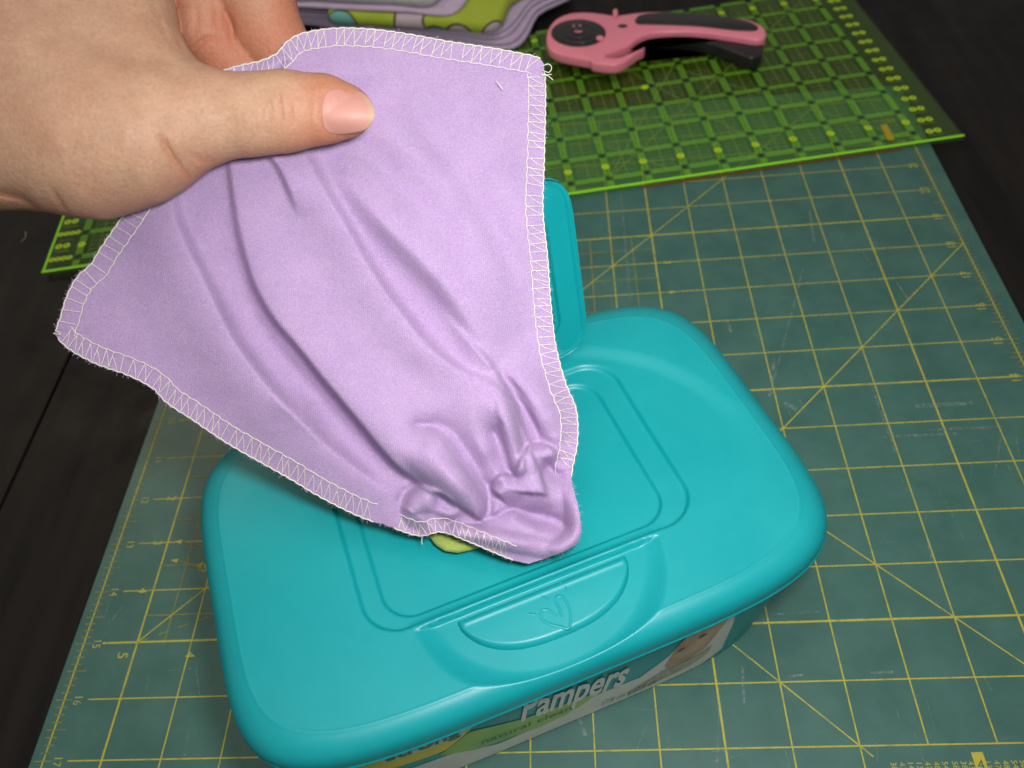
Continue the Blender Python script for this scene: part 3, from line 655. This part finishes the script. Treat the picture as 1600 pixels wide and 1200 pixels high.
CTRL = np.array([(250, 150, 10.30), (330, 110, 10.22), (400, 100, 10.22), (450, 70, 10.28), (650, 60, 10.55), (850, 97, 10.85), (450, 200, 10.26), (560, 180, 10.42), (300, 240, 10.32), (180, 350, 10.38), (88, 518, 10.48), (250, 620, 10.85),
                 (450, 742, 11.30), (640, 832, 11.62), (740, 850, 11.48), (830, 880, 11.36), (905, 840, 11.42), (893, 745, 11.72), (900, 650, 11.75), (868, 520, 11.45), (852, 300, 11.10), (600, 400, 10.80), (600, 600, 11.12), (700, 720, 11.42), (780, 790, 11.50), (400, 500, 10.80), (720, 300, 10.90)])
def tps(P):
    X = P[:, :2] / 400; n = len(X)
    r = np.hypot(X[:, None, 0] - X[None, :, 0], X[:, None, 1] - X[None, :, 1]); K = np.where(r > 0, r * r * np.log(r + 1e-12), 0) + np.eye(n) * 0.02
    Q = np.c_[np.ones(n), X]; W = np.linalg.solve(np.block([[K, Q], [Q.T, np.zeros((3, 3))]]), np.r_[P[:, 2], 0, 0, 0])
    def f(U, Vv):
        o = W[n] + W[n + 1] * U / 400 + W[n + 2] * Vv / 400
        for i in range(n):
            r = np.hypot(U / 400 - X[i, 0], Vv / 400 - X[i, 1]); o = o + W[i] * r * r * np.log(r + 1e-12)
        return o
    return f
d_base = tps(CTRL)
CL = [(p, a, b, (2.9 if p[:, 2].max() > 0 else 1.7) if min(a, b) >= 12 else 1.35) for p, a, b in CL]
# the gather: pinched creases with the cloth pillowing up between them
CREASE = [([(652, 664), (675, 664), (695, 677), (712, 695), (725, 715), (737, 731), (749, 746), (760, 757)], 1.0), ([(772, 676), (783, 700), (791, 719), (797, 737), (802, 746)], .9),
          ([(770, 580), (781, 598), (796, 623), (810, 661), (820, 690), (826, 701)], .8), ([(784, 588), (813, 610), (830, 641), (844, 671), (855, 697)], .8),
          ([(824, 704), (836, 697), (850, 697), (864, 705), (874, 718)], .8),
          ([(640, 745), (676, 767), (700, 785), (722, 799), (740, 812), (753, 812), (762, 796), (765, 775), (760, 757)], 1.0), ([(676, 767), (655, 762), (638, 772), (631, 790), (637, 812), (650, 830)], 1.0),
          ([(722, 799), (712, 812), (698, 820)], .8), ([(753, 812), (776, 806), (800, 794), (826, 801), (850, 804)], .8), ([(765, 775), (782, 782), (800, 794)], .7), ([(852, 724), (862, 736), (876, 742)], .6),
          ([(735, 813), (738, 826)], .5), ([(700, 820), (740, 819), (776, 808)], .5), ([(760, 757), (771, 760)], 1.0), ([(850, 804), (874, 812), (888, 828)], .45)]
STEPS = [(A([(672, 664), (695, 677), (712, 695), (735, 730), (757, 757)], .12, (1, 1)), 30, 6),
         (A([(874, 718), (864, 705), (850, 697), (836, 697), (824, 704), (808, 738), (800, 747), (788, 744), (777, 749), (771, 760), (781, 773), (800, 794)], .17, (1, 1)), 4, 62, 1.0, 4),
         (A([(690, 772), (676, 767), (655, 762), (638, 772), (631, 790), (637, 812), (650, 830)], .12, (1, 1)), 4, 30),
         (A([(770, 580), (796, 623), (810, 661), (826, 701)], .10, (1, 1)), 40, 5), (A([(784, 588), (830, 641), (855, 697)], .10, (1, 1)), 5, 40),
         (A([(772, 676), (791, 719), (802, 746)], .08, (1, 1)), 4, 16), (A([(660, 690), (705, 755), (742, 796)], .10, (1, 1)), 26, 22), (A([(886, 738), (902, 790), (903, 832), (880, 857), (845, 866)], .18, (1, 1)), 18, 22),
         (A([(690, 824), (745, 834), (800, 848), (850, 858)], .09, (1, 1)), 14, 14), (A([(840, 740), (848, 770), (850, 795)], .08, (1, 1)), 28, 30), (A([(800, 806), (835, 812), (865, 818), (885, 836)], -.12, (1, 1)), 12, 13)]
LUMP = [([(636, 672, 34), (662, 702, 33), (690, 736, 31), (717, 767, 28), (741, 795, 22)], .22, .75), ([(646, 790, 15), (662, 780, 20), (690, 787, 18), (706, 800, 13)], .13), ([(690, 826, 11), (745, 833, 14), (800, 847, 16), (850, 857, 15)], .10, .2),
        ([(886, 735, 12), (893, 770, 14), (899, 805, 16), (895, 836, 15), (872, 856, 14)], .11, .5), ([(776, 605, 9), (786, 635, 12), (798, 680, 14), (811, 733, 12)], .14, .7), ([(830, 708, 9), (848, 706, 10), (866, 715, 9)], .05), ([(700, 600, 46), (735, 650, 40), (758, 700, 26)], .12, .6, 1),
        ([(775, 800, 8), (800, 808, 8), (830, 822, 9)], .05), ([(868, 690, 14), (880, 720, 12), (884, 742, 10)], .05)]
def lumps(U, Vv):
    H = np.zeros_like(U)
    for pts, am, *fd in LUMP:
        pts = smooth_poly(np.array(pts, float), 4, False); q = np.full(U.shape, 9.0); fr = np.zeros_like(U); n = len(pts) - 1
        for i, (a, b) in enumerate(zip(pts[:-1], pts[1:])):
            ab = b[:2] - a[:2]; pu, pv = U - a[0], Vv - a[1]; t = np.clip((pu * ab[0] + pv * ab[1]) / (ab @ ab), 0, 1)
            qq = np.hypot(pu - t * ab[0], pv - t * ab[1]) / (a[2] + t * (b[2] - a[2])); fr = np.where(qq < q, (i + t) / n, fr); q = np.minimum(q, qq)
        H += am * (sst(0, fd[0], fr) if fd else 1) * (np.sqrt(np.clip(1 - np.minimum(q, 1) ** 2, 0, 1)) ** 1.1 if len(fd) < 2 else np.exp(-(q * 1.3) ** 2))
    return H
def gather(U, Vv):
    best = np.full(U.shape, 1e9)
    for pts, st in CREASE:
        pts = smooth_poly(np.array(pts, float), 2, False); n = len(pts)
        for i, (a, b) in enumerate(zip(pts[:-1], pts[1:])):
            ab = b - a; pu, pv = U - a[0], Vv - a[1]; t = np.clip((pu * ab[0] + pv * ab[1]) / (ab @ ab), 0, 1)
            best = np.minimum(best, np.hypot(pu - t * ab[0], pv - t * ab[1]) + (1 - st) * 14)
    msk = np.exp(-(np.maximum(0, np.hypot((U - 762) / 1.0, (Vv - 745) / 1.0) - 95) / 75) ** 2)
    return 0.34 * msk * (1 - np.exp(-((best + 0.1) / 16) ** 1.12)) + 1.6 * strokes(U, Vv, STEPS) + lumps(U, Vv)
def plane_depth(U, Vv, P0, n):                # distance along the view at which the sight line meets a plane
    d = np.stack([(U - 800) / FPX, (Vv - 600) / FPX, np.ones_like(U)], -1) @ RM
    return ((P0 - CAM) @ n) / (d @ n)
def cloth_D(U, Vv):
    U = np.asarray(U, float); Vv = np.asarray(Vv, float)
    D = d_base(U, Vv) - strokes(U, Vv, CL) - gather(U, Vv) + 0.06
    D = D + 0.008 * np.sin(U / 37 + 1.3 * np.sin(Vv / 51)) * np.sin(Vv / 43 + 0.7 * np.sin(U / 60))
    lim = plane_depth(U, Vv, np.array([0, 0, 3.47]), np.array([0, 0, 1.0]))
    D = np.minimum(D, lim - 0.09 + 0.03 * np.tanh((D - lim)))
    dd = plane_depth(U, Vv, DP, DN); P = at(U, Vv, dd) - DP; xx, ss = P @ E1, P @ DD
    inside = (abs(xx) < 2.6) & (ss > -0.1) & (ss < 3.5)
    return np.where(inside, np.minimum(D, dd - 0.25), D)
_ru = np.arange(60, 932, 1.7); _rv = np.arange(20, 908, 1.7); _RD = cloth_D(*np.meshgrid(_ru, _rv, indexing='ij'))
_gk = np.exp(-(np.arange(-5, 6) / 1.05) ** 2 / 2); _gk /= _gk.sum()      # flannel is thick: no fold is knife-sharp
for _ax in (0, 1): _RD = np.apply_along_axis(lambda q: np.convolve(np.pad(q, 5, 'edge'), _gk, 'valid'), _ax, _RD)
def cloth_D(U, Vv):                           # the same surface read back from a fine table
    U = np.asarray(U, float); Vv = np.asarray(Vv, float)
    x = np.clip((U - 60) / 1.7, 0, len(_ru) - 1.001); y = np.clip((Vv - 20) / 1.7, 0, len(_rv) - 1.001); i = x.astype(int); j = y.astype(int); a = x - i; b = y - j
    return (_RD[i, j] * (1 - a) + _RD[i + 1, j] * a) * (1 - b) + (_RD[i, j + 1] * (1 - a) + _RD[i + 1, j + 1] * a) * b
def curve(L, n):
    P = smooth_poly(np.array(L, float), 8, False); s_ = np.r_[0, np.cumsum(np.hypot(*np.diff(P, axis=0).T))]; t = np.linspace(0, s_[-1], n)
    return np.stack([np.interp(t, s_, P[:, 0]), np.interp(t, s_, P[:, 1])], 1)
TOP = [(250, 160), (290, 138), (330, 118), (370, 104), (405, 96), (432, 84), (448, 66), (468, 54), (500, 47), (540, 44), (590, 47), (640, 54), (700, 65), (760, 74), (810, 83), (840, 90), (850, 100)]
LEFT = [(250, 160), (228, 250), (208, 312), (180, 355), (156, 390), (143, 412), (120, 434), (104, 465), (95, 495), (85, 522)]
BOT = [(85, 522), (108, 545), (150, 568), (200, 586), (238, 606), (262, 630), (300, 655), (350, 689), (400, 718), (450, 746), (500, 776), (560, 806), (610, 823), (655, 837), (690, 831), (730, 845), (770, 862), (800, 874), (826, 881)]
RIGHT = [(850, 100), (852, 150), (850, 250), (848, 330), (855, 400), (860, 470), (868, 540), (884, 600), (900, 640), (902, 690), (893, 745), (903, 790), (908, 828), (900, 850), (870, 866), (826, 881)]
nc, nr = 330, 330
ct, cb, cl, cr_ = curve(TOP, nc), curve(BOT, nc), curve(LEFT, nr), curve(RIGHT, nr)
def jitter(c, a):                             # the cut edge is never quite straight
    n = len(c); w_ = np.convolve(rng.normal(0, 1, n), np.ones(3) / 3, 'same') * a; w_[0] = w_[-1] = 0
    t = np.gradient(c, axis=0); t /= np.linalg.norm(t, axis=1)[:, None] + 1e-9; return c + np.stack([-t[:, 1], t[:, 0]], 1) * w_[:, None]
ct, cb, cl, cr_ = jitter(ct, 0.7), jitter(cb, 0.8), jitter(cl, 1.0), jitter(cr_, 0.4)
s_ = np.linspace(0, 1, nc)[:, None, None]; t_ = np.linspace(0, 1, nr)[None, :, None]
G = (1 - t_) * ct[:, None] + t_ * cb[:, None] + (1 - s_) * cl[None] + s_ * cr_[None] - ((1 - s_) * (1 - t_) * ct[0] + s_ * (1 - t_) * ct[-1] + (1 - s_) * t_ * cb[0] + s_ * t_ * cb[-1])
GU, GV = G[..., 0], G[..., 1]; GD = cloth_D(GU, GV)
cloth = thing('cloth_wipe', 'lilac flannel wipe with cream overlocked edges pulled from the tub', 'cloth')
_cu, _cv = np.meshgrid(np.linspace(0, 6.6, nc), np.linspace(0, 7.0, nr), indexing='ij')
front = at(GU, GV, GD).reshape(-1, 3); backv = at(GU, GV, GD + 0.045).reshape(-1, 3)
lf = mesh_obj('lilac_face', front, grid_faces(nc, nr, True), M['lilac'], cloth)
wa = lf.data.attributes.new('weave', 'FLOAT_VECTOR', 'POINT'); wa.data.foreach_set('vector', np.stack([_cu, _cv, 0 * _cu], -1).astype(np.float32).ravel())
idx = np.arange(nc * nr).reshape(nc, nr); loop = np.concatenate([idx[:-1, 0], idx[-1, :-1], idx[1:, -1][::-1], idx[0, 1:][::-1]]).tolist()
nl = len(loop); BV = np.concatenate([backv, front[loop]]); BF = grid_faces(nc, nr)
BF += [(loop[i], loop[(i + 1) % nl], nc * nr + (i + 1) % nl, nc * nr + i) for i in range(nl)]
mesh_obj('dotted_backing', BV, BF, M['dotted'], cloth)
# lime underside showing where the hem turns up
q1, q2 = 40, 24; a_, b_ = np.meshgrid(np.linspace(0, 1, q1), np.linspace(0, 1, q2), indexing='ij')
uu = 668 + 84 * a_; vt = np.interp(uu, [668, 690, 730, 752], [832, 827, 840, 853]); vb = np.interp(uu, [668, 680, 695, 715, 735, 752], [835, 851, 861, 864, 860, 855])
vv = vt - 6 + (vb - vt + 6) * b_
dl = plane_depth(uu, vv, np.array([0, 0, 3.46]), np.array([0, 0, 1.0])); dd_ = dl - 0.10 - 0.16 * np.sqrt(np.clip(1 - (2 * b_ - 0.85) ** 2 * 0.74, 0, 1)) * np.sin(math.pi * np.clip(a_, 0.02, 0.98)) ** 0.5
mesh_obj('turned_corner', at(uu, vv, dd_).reshape(-1, 3), grid_faces(q1, q2, True), M['lime'], cloth)

# overlocked hem: a chain line, slanting legs and a whipped edge
def hem(L, n_in, side, pitch, name, k0=0.0, k1=1.0, vee=True):
    c = curve(L, 1400); c = c[int(k0 * 1399):int(k1 * 1399) + 1]
    t = np.gradient(c, axis=0); t /= np.linalg.norm(t, axis=1)[:, None]; t = np.stack([np.convolve(np.pad(t[:, i], 40, 'edge'), np.ones(81) / 81, 'valid') for i in (0, 1)], 1)
    nrm = np.stack([-t[:, 1], t[:, 0]], 1) * side
    sl = np.r_[0, np.cumsum(np.hypot(*np.diff(c, axis=0).T))]
    def p(d, ins): 
        u = np.interp(d, sl, c[:, 0]) + np.interp(d, sl, nrm[:, 0]) * ins; v = np.interp(d, sl, c[:, 1]) + np.interp(d, sl, nrm[:, 1]) * ins; return u, v
    mb = MB(); tot = sl[-1]
    def run(ds, ii, lift, r):
        u, v = p(np.array(ds), np.array(ii)); mb.tube(at(u, v, cloth_D(u, v) - lift), r, 4)
    k = int(tot / 5); d = np.linspace(2, tot - 2, k); run(d, n_in + 0.8 * np.sin(d / 3.1) + rng.normal(0, 0.3, k), 0.010 + 0.004 * 0, 0.0066)
    k = int(tot / 3.2); d = np.linspace(0, tot, k); run(d, 0.6 - 1.5 * abs(np.sin(d / pitch * math.pi)), 0.006, 0.0095)
    x = 6.0
    while x < tot - pitch:
        j = rng.normal(0, 0.9); f = np.linspace(0, 1, 6); top = n_in * rng.uniform(0.72, 0.98)
        run(x + j + rng.normal(1.2, 1.5) * f, n_in * rng.uniform(0.9, 1.06) * (1 - f) + f, 0.012, 0.0058)
        if vee and rng.random() < 0.88: run(x + j + (pitch * 0.92) * f, top * (1 - f) + 1.5 * f + 2.0 * np.sin(math.pi * f), 0.013, 0.0052)
        x += pitch * rng.uniform(0.85, 1.15)
    mb.build(name, M['thread'], cloth, True)['kind'] = 'stuff'
hem(TOP, 27, 1, 15.5, 'hem_stitching', 0.02, 0.985)
hem(RIGHT, 26, 1, 14.5, 'hem_stitching', 0.015, 0.775)
hem(LEFT, 29, -1, 17, 'hem_stitching', 0.05, 0.985, False)
hem(BOT, 27, -1, 14.5, 'hem_stitching', 0.01, 0.695)
hem(BOT, 22, -1, 12, 'hem_stitching', 0.735, 0.97)
lt = MB()
def loose(L, lift=0.03, r=0.0058):
    P = smooth_poly(np.array(L, float), 5, False); lt.tube(at(P[:, 0], P[:, 1], d_base(P[:, 0], P[:, 1]) - lift), r, 4)
loose([(846, 104), (856, 100), (862, 105), (858, 113), (848, 110)]); loose([(846, 116), (857, 119), (864, 125)]); loose([(846, 118), (862, 116)])
loose([(776, 127), (786, 140)], 0.09); loose([(660, 834), (659, 846), (660, 851)]); loose([(86, 516), (95, 522), (83, 521)]); loose([(450, 738), (447, 746), (456, 747)])
lt.build('loose_threads', M['thread'], cloth, True)['kind'] = 'stuff'
fz = MB()
for L, side in ((LEFT, 1), (BOT, 1), (TOP, -1), (RIGHT, -1)):
    c = curve(L, 900); t = np.gradient(c, axis=0); t /= np.linalg.norm(t, axis=1)[:, None]
    for i in rng.integers(20, 880, 340 if L in (LEFT, BOT) else 220):
        n_ = np.array([-t[i, 1], t[i, 0]]) * side; ln = abs(rng.normal(0, 2.6)) + 1; sk = rng.normal(0, 1.6)
        f = np.linspace(-0.6, 1, 4)[:, None]; P = c[i] + n_ * f * ln + t[i] * sk * f ** 2
        fz.tube(at(P[:, 0], P[:, 1], cloth_D(np.clip(P[:, 0], 0, 1600), P[:, 1]) - 0.002), 0.0016, 3)
fz.build('frayed_fibres', M['fibre'], cloth, True)['kind'] = 'stuff'

# ------------------------------------------------------------------ the hand (one skin grown from tapered joints)
ZK = 1.16
PR = [  # (u, v, depth, radius px) -> (u, v, depth, radius px), blend
    (((-520, 120, 10.6, 190), (-230, 130, 10.3, 200)), 0.5), (((-230, 130, 10.3, 200), (60, 120, 10.05, 160)), 0.5),
    (((-60, 205, 9.95, 118), (150, 212, 9.80, 116)), 0.5), (((150, 212, 9.80, 116), (225, 203, 9.78, 96)), 0.4),
    (((225, 203, 9.78, 96), (312, 184, 9.80, 67)), 0.35), (((60, 40, 10.15, 150), (150, 40, 10.2, 112)), 0.4), (((150, 10, 10.2, 118), (205, 90, 10.05, 78)), 0.35),
    (((205, 100, 10.0, 72), (300, 165, 9.85, 55)), 0.3),
    (((312, 184, 9.80, 67), (392, 179, 9.82, 60)), 0.2), (((392, 179, 9.82, 60), (445, 174, 9.83, 59)), 0.15), (((445, 174, 9.83, 59), (505, 171, 9.87, 51)), 0.15), (((505, 171, 9.87, 51), (541, 174, 9.90, 41)), 0.12)]
FG = [(((150, -60, 10.5, 70), (330, -70, 10.75, 62)), 0.2), (((330, -70, 10.75, 62), (400, -10, 10.85, 58)), 0.12), (((400, -10, 10.85, 58), (416, 46, 10.92, 54)), 0.1), (((416, 46, 10.92, 54), (470, 130, 11.0, 46)), 0.1)]
FG2 = [(((200, -60, 10.6, 64), (318, -40, 10.8, 52)), 0.2), (((318, -40, 10.8, 52), (322, 52, 10.86, 46)), 0.1), (((322, 52, 10.86, 46), (420, 170, 11.1, 42)), 0.1)]
FG3 = [(((345, 60, 11.1, 44), (400, 150, 11.2, 40)), 0.1)]
h = 0.036
X0, X1, Y0, Y1, Z0, Z1 = -9.4, -1.45, -5.75, -1.55, 8.6, 12.0
ax = [np.arange(a, b, h, dtype=np.float32) for a, b in ((X0, X1), (Y0, Y1), (Z0, Z1))]
gx, gy, gz = np.meshgrid(*ax, indexing='ij'); gz = gz * np.float32(ZK)
def cone(p, q):
    (u0, v0, d0, r0), (u1, v1, d1, r1) = p, q
    a = np.array([(u0 - 800) / FPX * d0, (v0 - 600) / FPX * d0, d0 * ZK], np.float32); b = np.array([(u1 - 800) / FPX * d1, (v1 - 600) / FPX * d1, d1 * ZK], np.float32)
    ra, rb = r0 * d0 / FPX, r1 * d1 / FPX; ab = b - a; L2 = float(ab @ ab)
    t = np.clip(((gx - a[0]) * ab[0] + (gy - a[1]) * ab[1] + (gz - a[2]) * ab[2]) / L2, 0, 1)
    return np.sqrt((gx - a[0] - t * ab[0]) ** 2 + (gy - a[1] - t * ab[1]) ** 2 + (gz - a[2] - t * ab[2]) ** 2) - (ra + t * np.float32(rb - ra))
def smin(a, b, k):
    hh = np.clip(0.5 + 0.5 * (b - a) / k, 0, 1); return b + (a - b) * hh - k * hh * (1 - hh)
def chain(L):
    Fd = None
    for (p, q), k in L:
        d = cone(p, q); Fd = d if Fd is None else smin(Fd, d, k)
    return Fd
FLD = chain(PR)
for L, k in ((FG, 0.05), (FG2, 0.05), (FG3, 0.04)): FLD = smin(FLD, chain(L), k)
FLD[0], FLD[-1] = 1, 1; FLD[:, 0] = 1; FLD[:, -1] = 1; FLD[:, :, 0] = 1; FLD[:, :, -1] = 1
def surface_nets(Fd, ax):
    sgn = Fd < 0; nx, ny, nz = Fd.shape
    cnt = np.zeros((nx - 1, ny - 1, nz - 1), np.int8); cs = [(i, j, k) for i in (0, 1) for j in (0, 1) for k in (0, 1)]
    for i, j, k in cs: cnt += sgn[i:nx - 1 + i, j:ny - 1 + j, k:nz - 1 + k]
    ci = np.argwhere((cnt > 0) & (cnt < 8)); idx = np.full(cnt.shape, -1, np.int64); idx[tuple(ci.T)] = np.arange(len(ci))
    acc = np.zeros((len(ci), 3)); num = np.zeros(len(ci)); val = {c: Fd[ci[:, 0] + c[0], ci[:, 1] + c[1], ci[:, 2] + c[2]] for c in cs}
    for a in cs:
        for d in range(3):
            if a[d] == 0:
                b = list(a); b[d] = 1; b = tuple(b); fa, fb = val[a], val[b]; m_ = (fa < 0) != (fb < 0)
                t = np.where(m_, fa / np.where(m_, fa - fb, 1), 0); p = np.array(a, float) + t[:, None] * (np.array(b) - np.array(a)); acc[m_] += p[m_]; num[m_] += 1
    V = (ci + acc / num[:, None]) * h + np.array([a[0] for a in ax]); F = []
    for d in range(3):
        e, f = (d + 1) % 3, (d + 2) % 3
        s0 = np.take(sgn, range(0, Fd.shape[d] - 1), d); s1 = np.take(sgn, range(1, Fd.shape[d]), d); E_ = np.argwhere(s0 != s1)
        E_ = E_[(E_[:, e] > 0) & (E_[:, f] > 0) & (E_[:, e] < Fd.shape[e] - 1) & (E_[:, f] < Fd.shape[f] - 1)]
        def ce(oe, of): 
            q = E_.copy(); q[:, e] -= oe; q[:, f] -= of; return idx[tuple(q.T)]
        Q = np.stack([ce(1, 1), ce(0, 1), ce(0, 0), ce(1, 0)], 1); fl = s0[tuple(E_.T)]
        F.append(np.where(fl[:, None], Q, Q[:, ::-1]))
    return V, np.concatenate(F)
HV, HF = surface_nets(FLD, ax)
HU = HV[:, 0] / HV[:, 2] * FPX + 800; HVV = HV[:, 1] / HV[:, 2] * FPX + 600; HD = HV[:, 2].copy()
NAIL = np.array([(507, 150), (520, 139), (545, 137), (568, 146), (580, 158), (584, 177), (581, 193), (568, 204), (545, 209), (520, 210), (507, 201), (502, 176)], float)
HS = [(smooth_poly([(x, y, -.020) for x, y in NAIL[[0, 11, 10]]], 6, False), 5, 5),
      (smooth_poly([(498, 140, .016), (493, 176, .020), (498, 212, .016)], 5, False), 7, 6),
      (A([(431, 126), (436, 150), (437, 178), (433, 220)], -.026, (1, 1)), 3, 3), (A([(447, 134), (453, 160), (453, 186), (447, 214)], -.028, (1, 1)), 3, 3), (A([(420, 148), (424, 175), (420, 205)], -.016, (1, 1)), 3, 3),
      (A([(441, 150), (444, 180), (441, 205)], -.016, (1, 1)), 2.5, 2.5), (A([(463, 150), (466, 190)], -.012, (1, 1)), 3, 3), (A([(400, 160), (402, 190)], -.008, (1, 1)), 4, 4),
      (A([(248, 208), (257, 228), (268, 246), (282, 264), (292, 276)], -.075, (1, 0)), 4, 5), (A([(262, 205), (276, 232), (290, 250)], .02, (1, 1)), 8, 10), (A([(288, 224), (300, 242), (318, 253)], -.034, (1, 0)), 4, 4), (A([(316, 230), (330, 250)], -.022, (1, 0)), 3.5, 3.5),
      (A([(75, 285), (88, 308), (105, 335)], -.030, (1, 0)), 4, 4), (A([(92, 280), (100, 300)], -.016, (1, 1)), 4, 4), (A([(-20, 300), (30, 310), (58, 334)], -.07, (0, 0)), 6, 8), (A([(-40, 322), (16, 326)], -.06, (0, 1)), 5, 5),
      (A([(262, 15), (278, 62), (296, 98)], -.03, (1, 1)), 5, 5), (A([(250, 40), (268, 85), (292, 108)], .02, (1, 1)), 8, 6), (A([(240, 0), (252, 40), (272, 80)], -.02, (1, 1)), 5, 5),
      (A([(292, 92), (312, 66), (330, 58), (350, 60)], -.05, (1, 1)), 4, 4), (A([(305, 0), (308, 30), (300, 62)], -.03, (1, 1)), 4, 4), (A([(330, 0), (338, 28), (330, 55)], -.03, (1, 1)), 4, 4), (A([(345, 10), (362, 40), (358, 78)], -.04, (1, 1)), 5, 5)]
fc = (HD < 10.25) | (HU < 372) & (HVV < 112) & (HD < 10.75); dlt = strokes(HU, HVV, HS); HV[:, 2] -= np.where(fc, dlt, 0)
hand = thing('hand', 'bare left hand pinching the lilac wipe between thumb and fingers', 'hand')
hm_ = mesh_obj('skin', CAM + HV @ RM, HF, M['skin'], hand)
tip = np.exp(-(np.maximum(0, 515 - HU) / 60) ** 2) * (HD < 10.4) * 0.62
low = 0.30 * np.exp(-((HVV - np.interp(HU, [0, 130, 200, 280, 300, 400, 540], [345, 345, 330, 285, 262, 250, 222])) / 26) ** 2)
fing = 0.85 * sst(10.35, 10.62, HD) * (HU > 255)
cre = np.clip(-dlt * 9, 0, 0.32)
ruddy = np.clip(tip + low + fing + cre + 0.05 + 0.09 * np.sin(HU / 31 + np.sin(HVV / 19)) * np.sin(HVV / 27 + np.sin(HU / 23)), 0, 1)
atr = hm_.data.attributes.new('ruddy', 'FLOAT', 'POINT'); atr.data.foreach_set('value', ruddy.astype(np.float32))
# thumbnail: a curved plate lying on the skin, its free edge paler
vis = (HU > 480) & (HU < 600) & (HD < 9.95)
hu, hv_, hd = HU[vis], HVV[vis], HV[vis, 2]
def skin_D(u, v):
    d2 = (hu[None] - u[:, None]) ** 2 + (hv_[None] - v[:, None]) ** 2; w_ = np.exp(-d2 / 30) + 1e-12; return (w_ * hd[None]).sum(1) / w_.sum(1)
npo = smooth_poly(NAIL, 5); cen = np.array([540, 174.0]); rr = np.linspace(0, 1, 14)
NU = cen[0] + (npo[:, 0] - cen[0])[None] * rr[:, None]; NV = cen[1] + (npo[:, 1] - cen[1])[None] * rr[:, None]
q = 9.87 * ZK
def nail_D(u, v):
    arch = 9.52 + 0.16 * ((v - 174 - 0.03 * (u - 540)) / 36) ** 2 + 0.045 * ((u - 530) / 50) ** 2 + 0.0006 * (u - 540)
    return arch
base_off = np.median(skin_D(np.array([520., 545, 530]), np.array([174., 174, 165])) - nail_D(np.array([520., 545, 530]), np.array([174., 174, 165])))
def nD(u, v):
    sk = skin_D(u.ravel(), v.ravel()).reshape(u.shape); a = nail_D(u, v) + base_off - 0.018
    return np.minimum(a, sk - 0.006) 
nD_ = nD(NU, NV); nV = at(NU, NV, nD_); n_r, n_a = NU.shape
F = [(i * n_a + j, i * n_a + (j + 1) % n_a, (i + 1) * n_a + (j + 1) % n_a, (i + 1) * n_a + j) for i in range(n_r - 1) for j in range(n_a)]
skirt = at(NU[-1], NV[-1], nD_[-1] + 0.03); nn_ = n_r * n_a
F += [((n_r - 1) * n_a + j, (n_r - 1) * n_a + (j + 1) % n_a, nn_ + (j + 1) % n_a, nn_ + j) for j in range(n_a)]
nail = mesh_obj('thumbnail', np.concatenate([nV.reshape(-1, 3), skirt]), F, M['nail'], hand)
fu = np.linspace(0, 1, 30); Eo = smooth_poly(np.array([(560, 142), (573, 151), (582, 165), (585, 180), (579, 194), (566, 205)], float), 6, False); Ei = Eo + np.array([-1, 0]) * (1.5 + 7.5 * np.sin(np.linspace(0, math.pi, len(Eo))))[:, None]
ev = []
for i, f in enumerate(np.linspace(0, 1, 5)):
    P = Ei + (Eo - Ei) * f; ev.append(at(P[:, 0], P[:, 1], nD(P[:, 0], P[:, 1]) - 0.006))
m_ = len(Eo); mesh_obj('nail_edge', np.concatenate(ev), [(i * m_ + j, i * m_ + j + 1, (i + 1) * m_ + j + 1, (i + 1) * m_ + j) for i in range(4) for j in range(m_ - 1)], M['nailtip'], nail)

# ------------------------------------------------------------------ bits of lint on the table
def lint(label, pts):
    P = np.array([un(u, v, TZ + 0.03) for u, v in pts]); mb = MB(); mb.tube(smooth_poly(P, 5, False), 0.016, 6)
    o = mb.build('lint_thread', M['lint'], None, True); o['label'] = label; o['category'] = 'lint'
lint('short curled cream thread on the dark table left of the ruler', [(33, 378), (40, 371), (40, 362)])
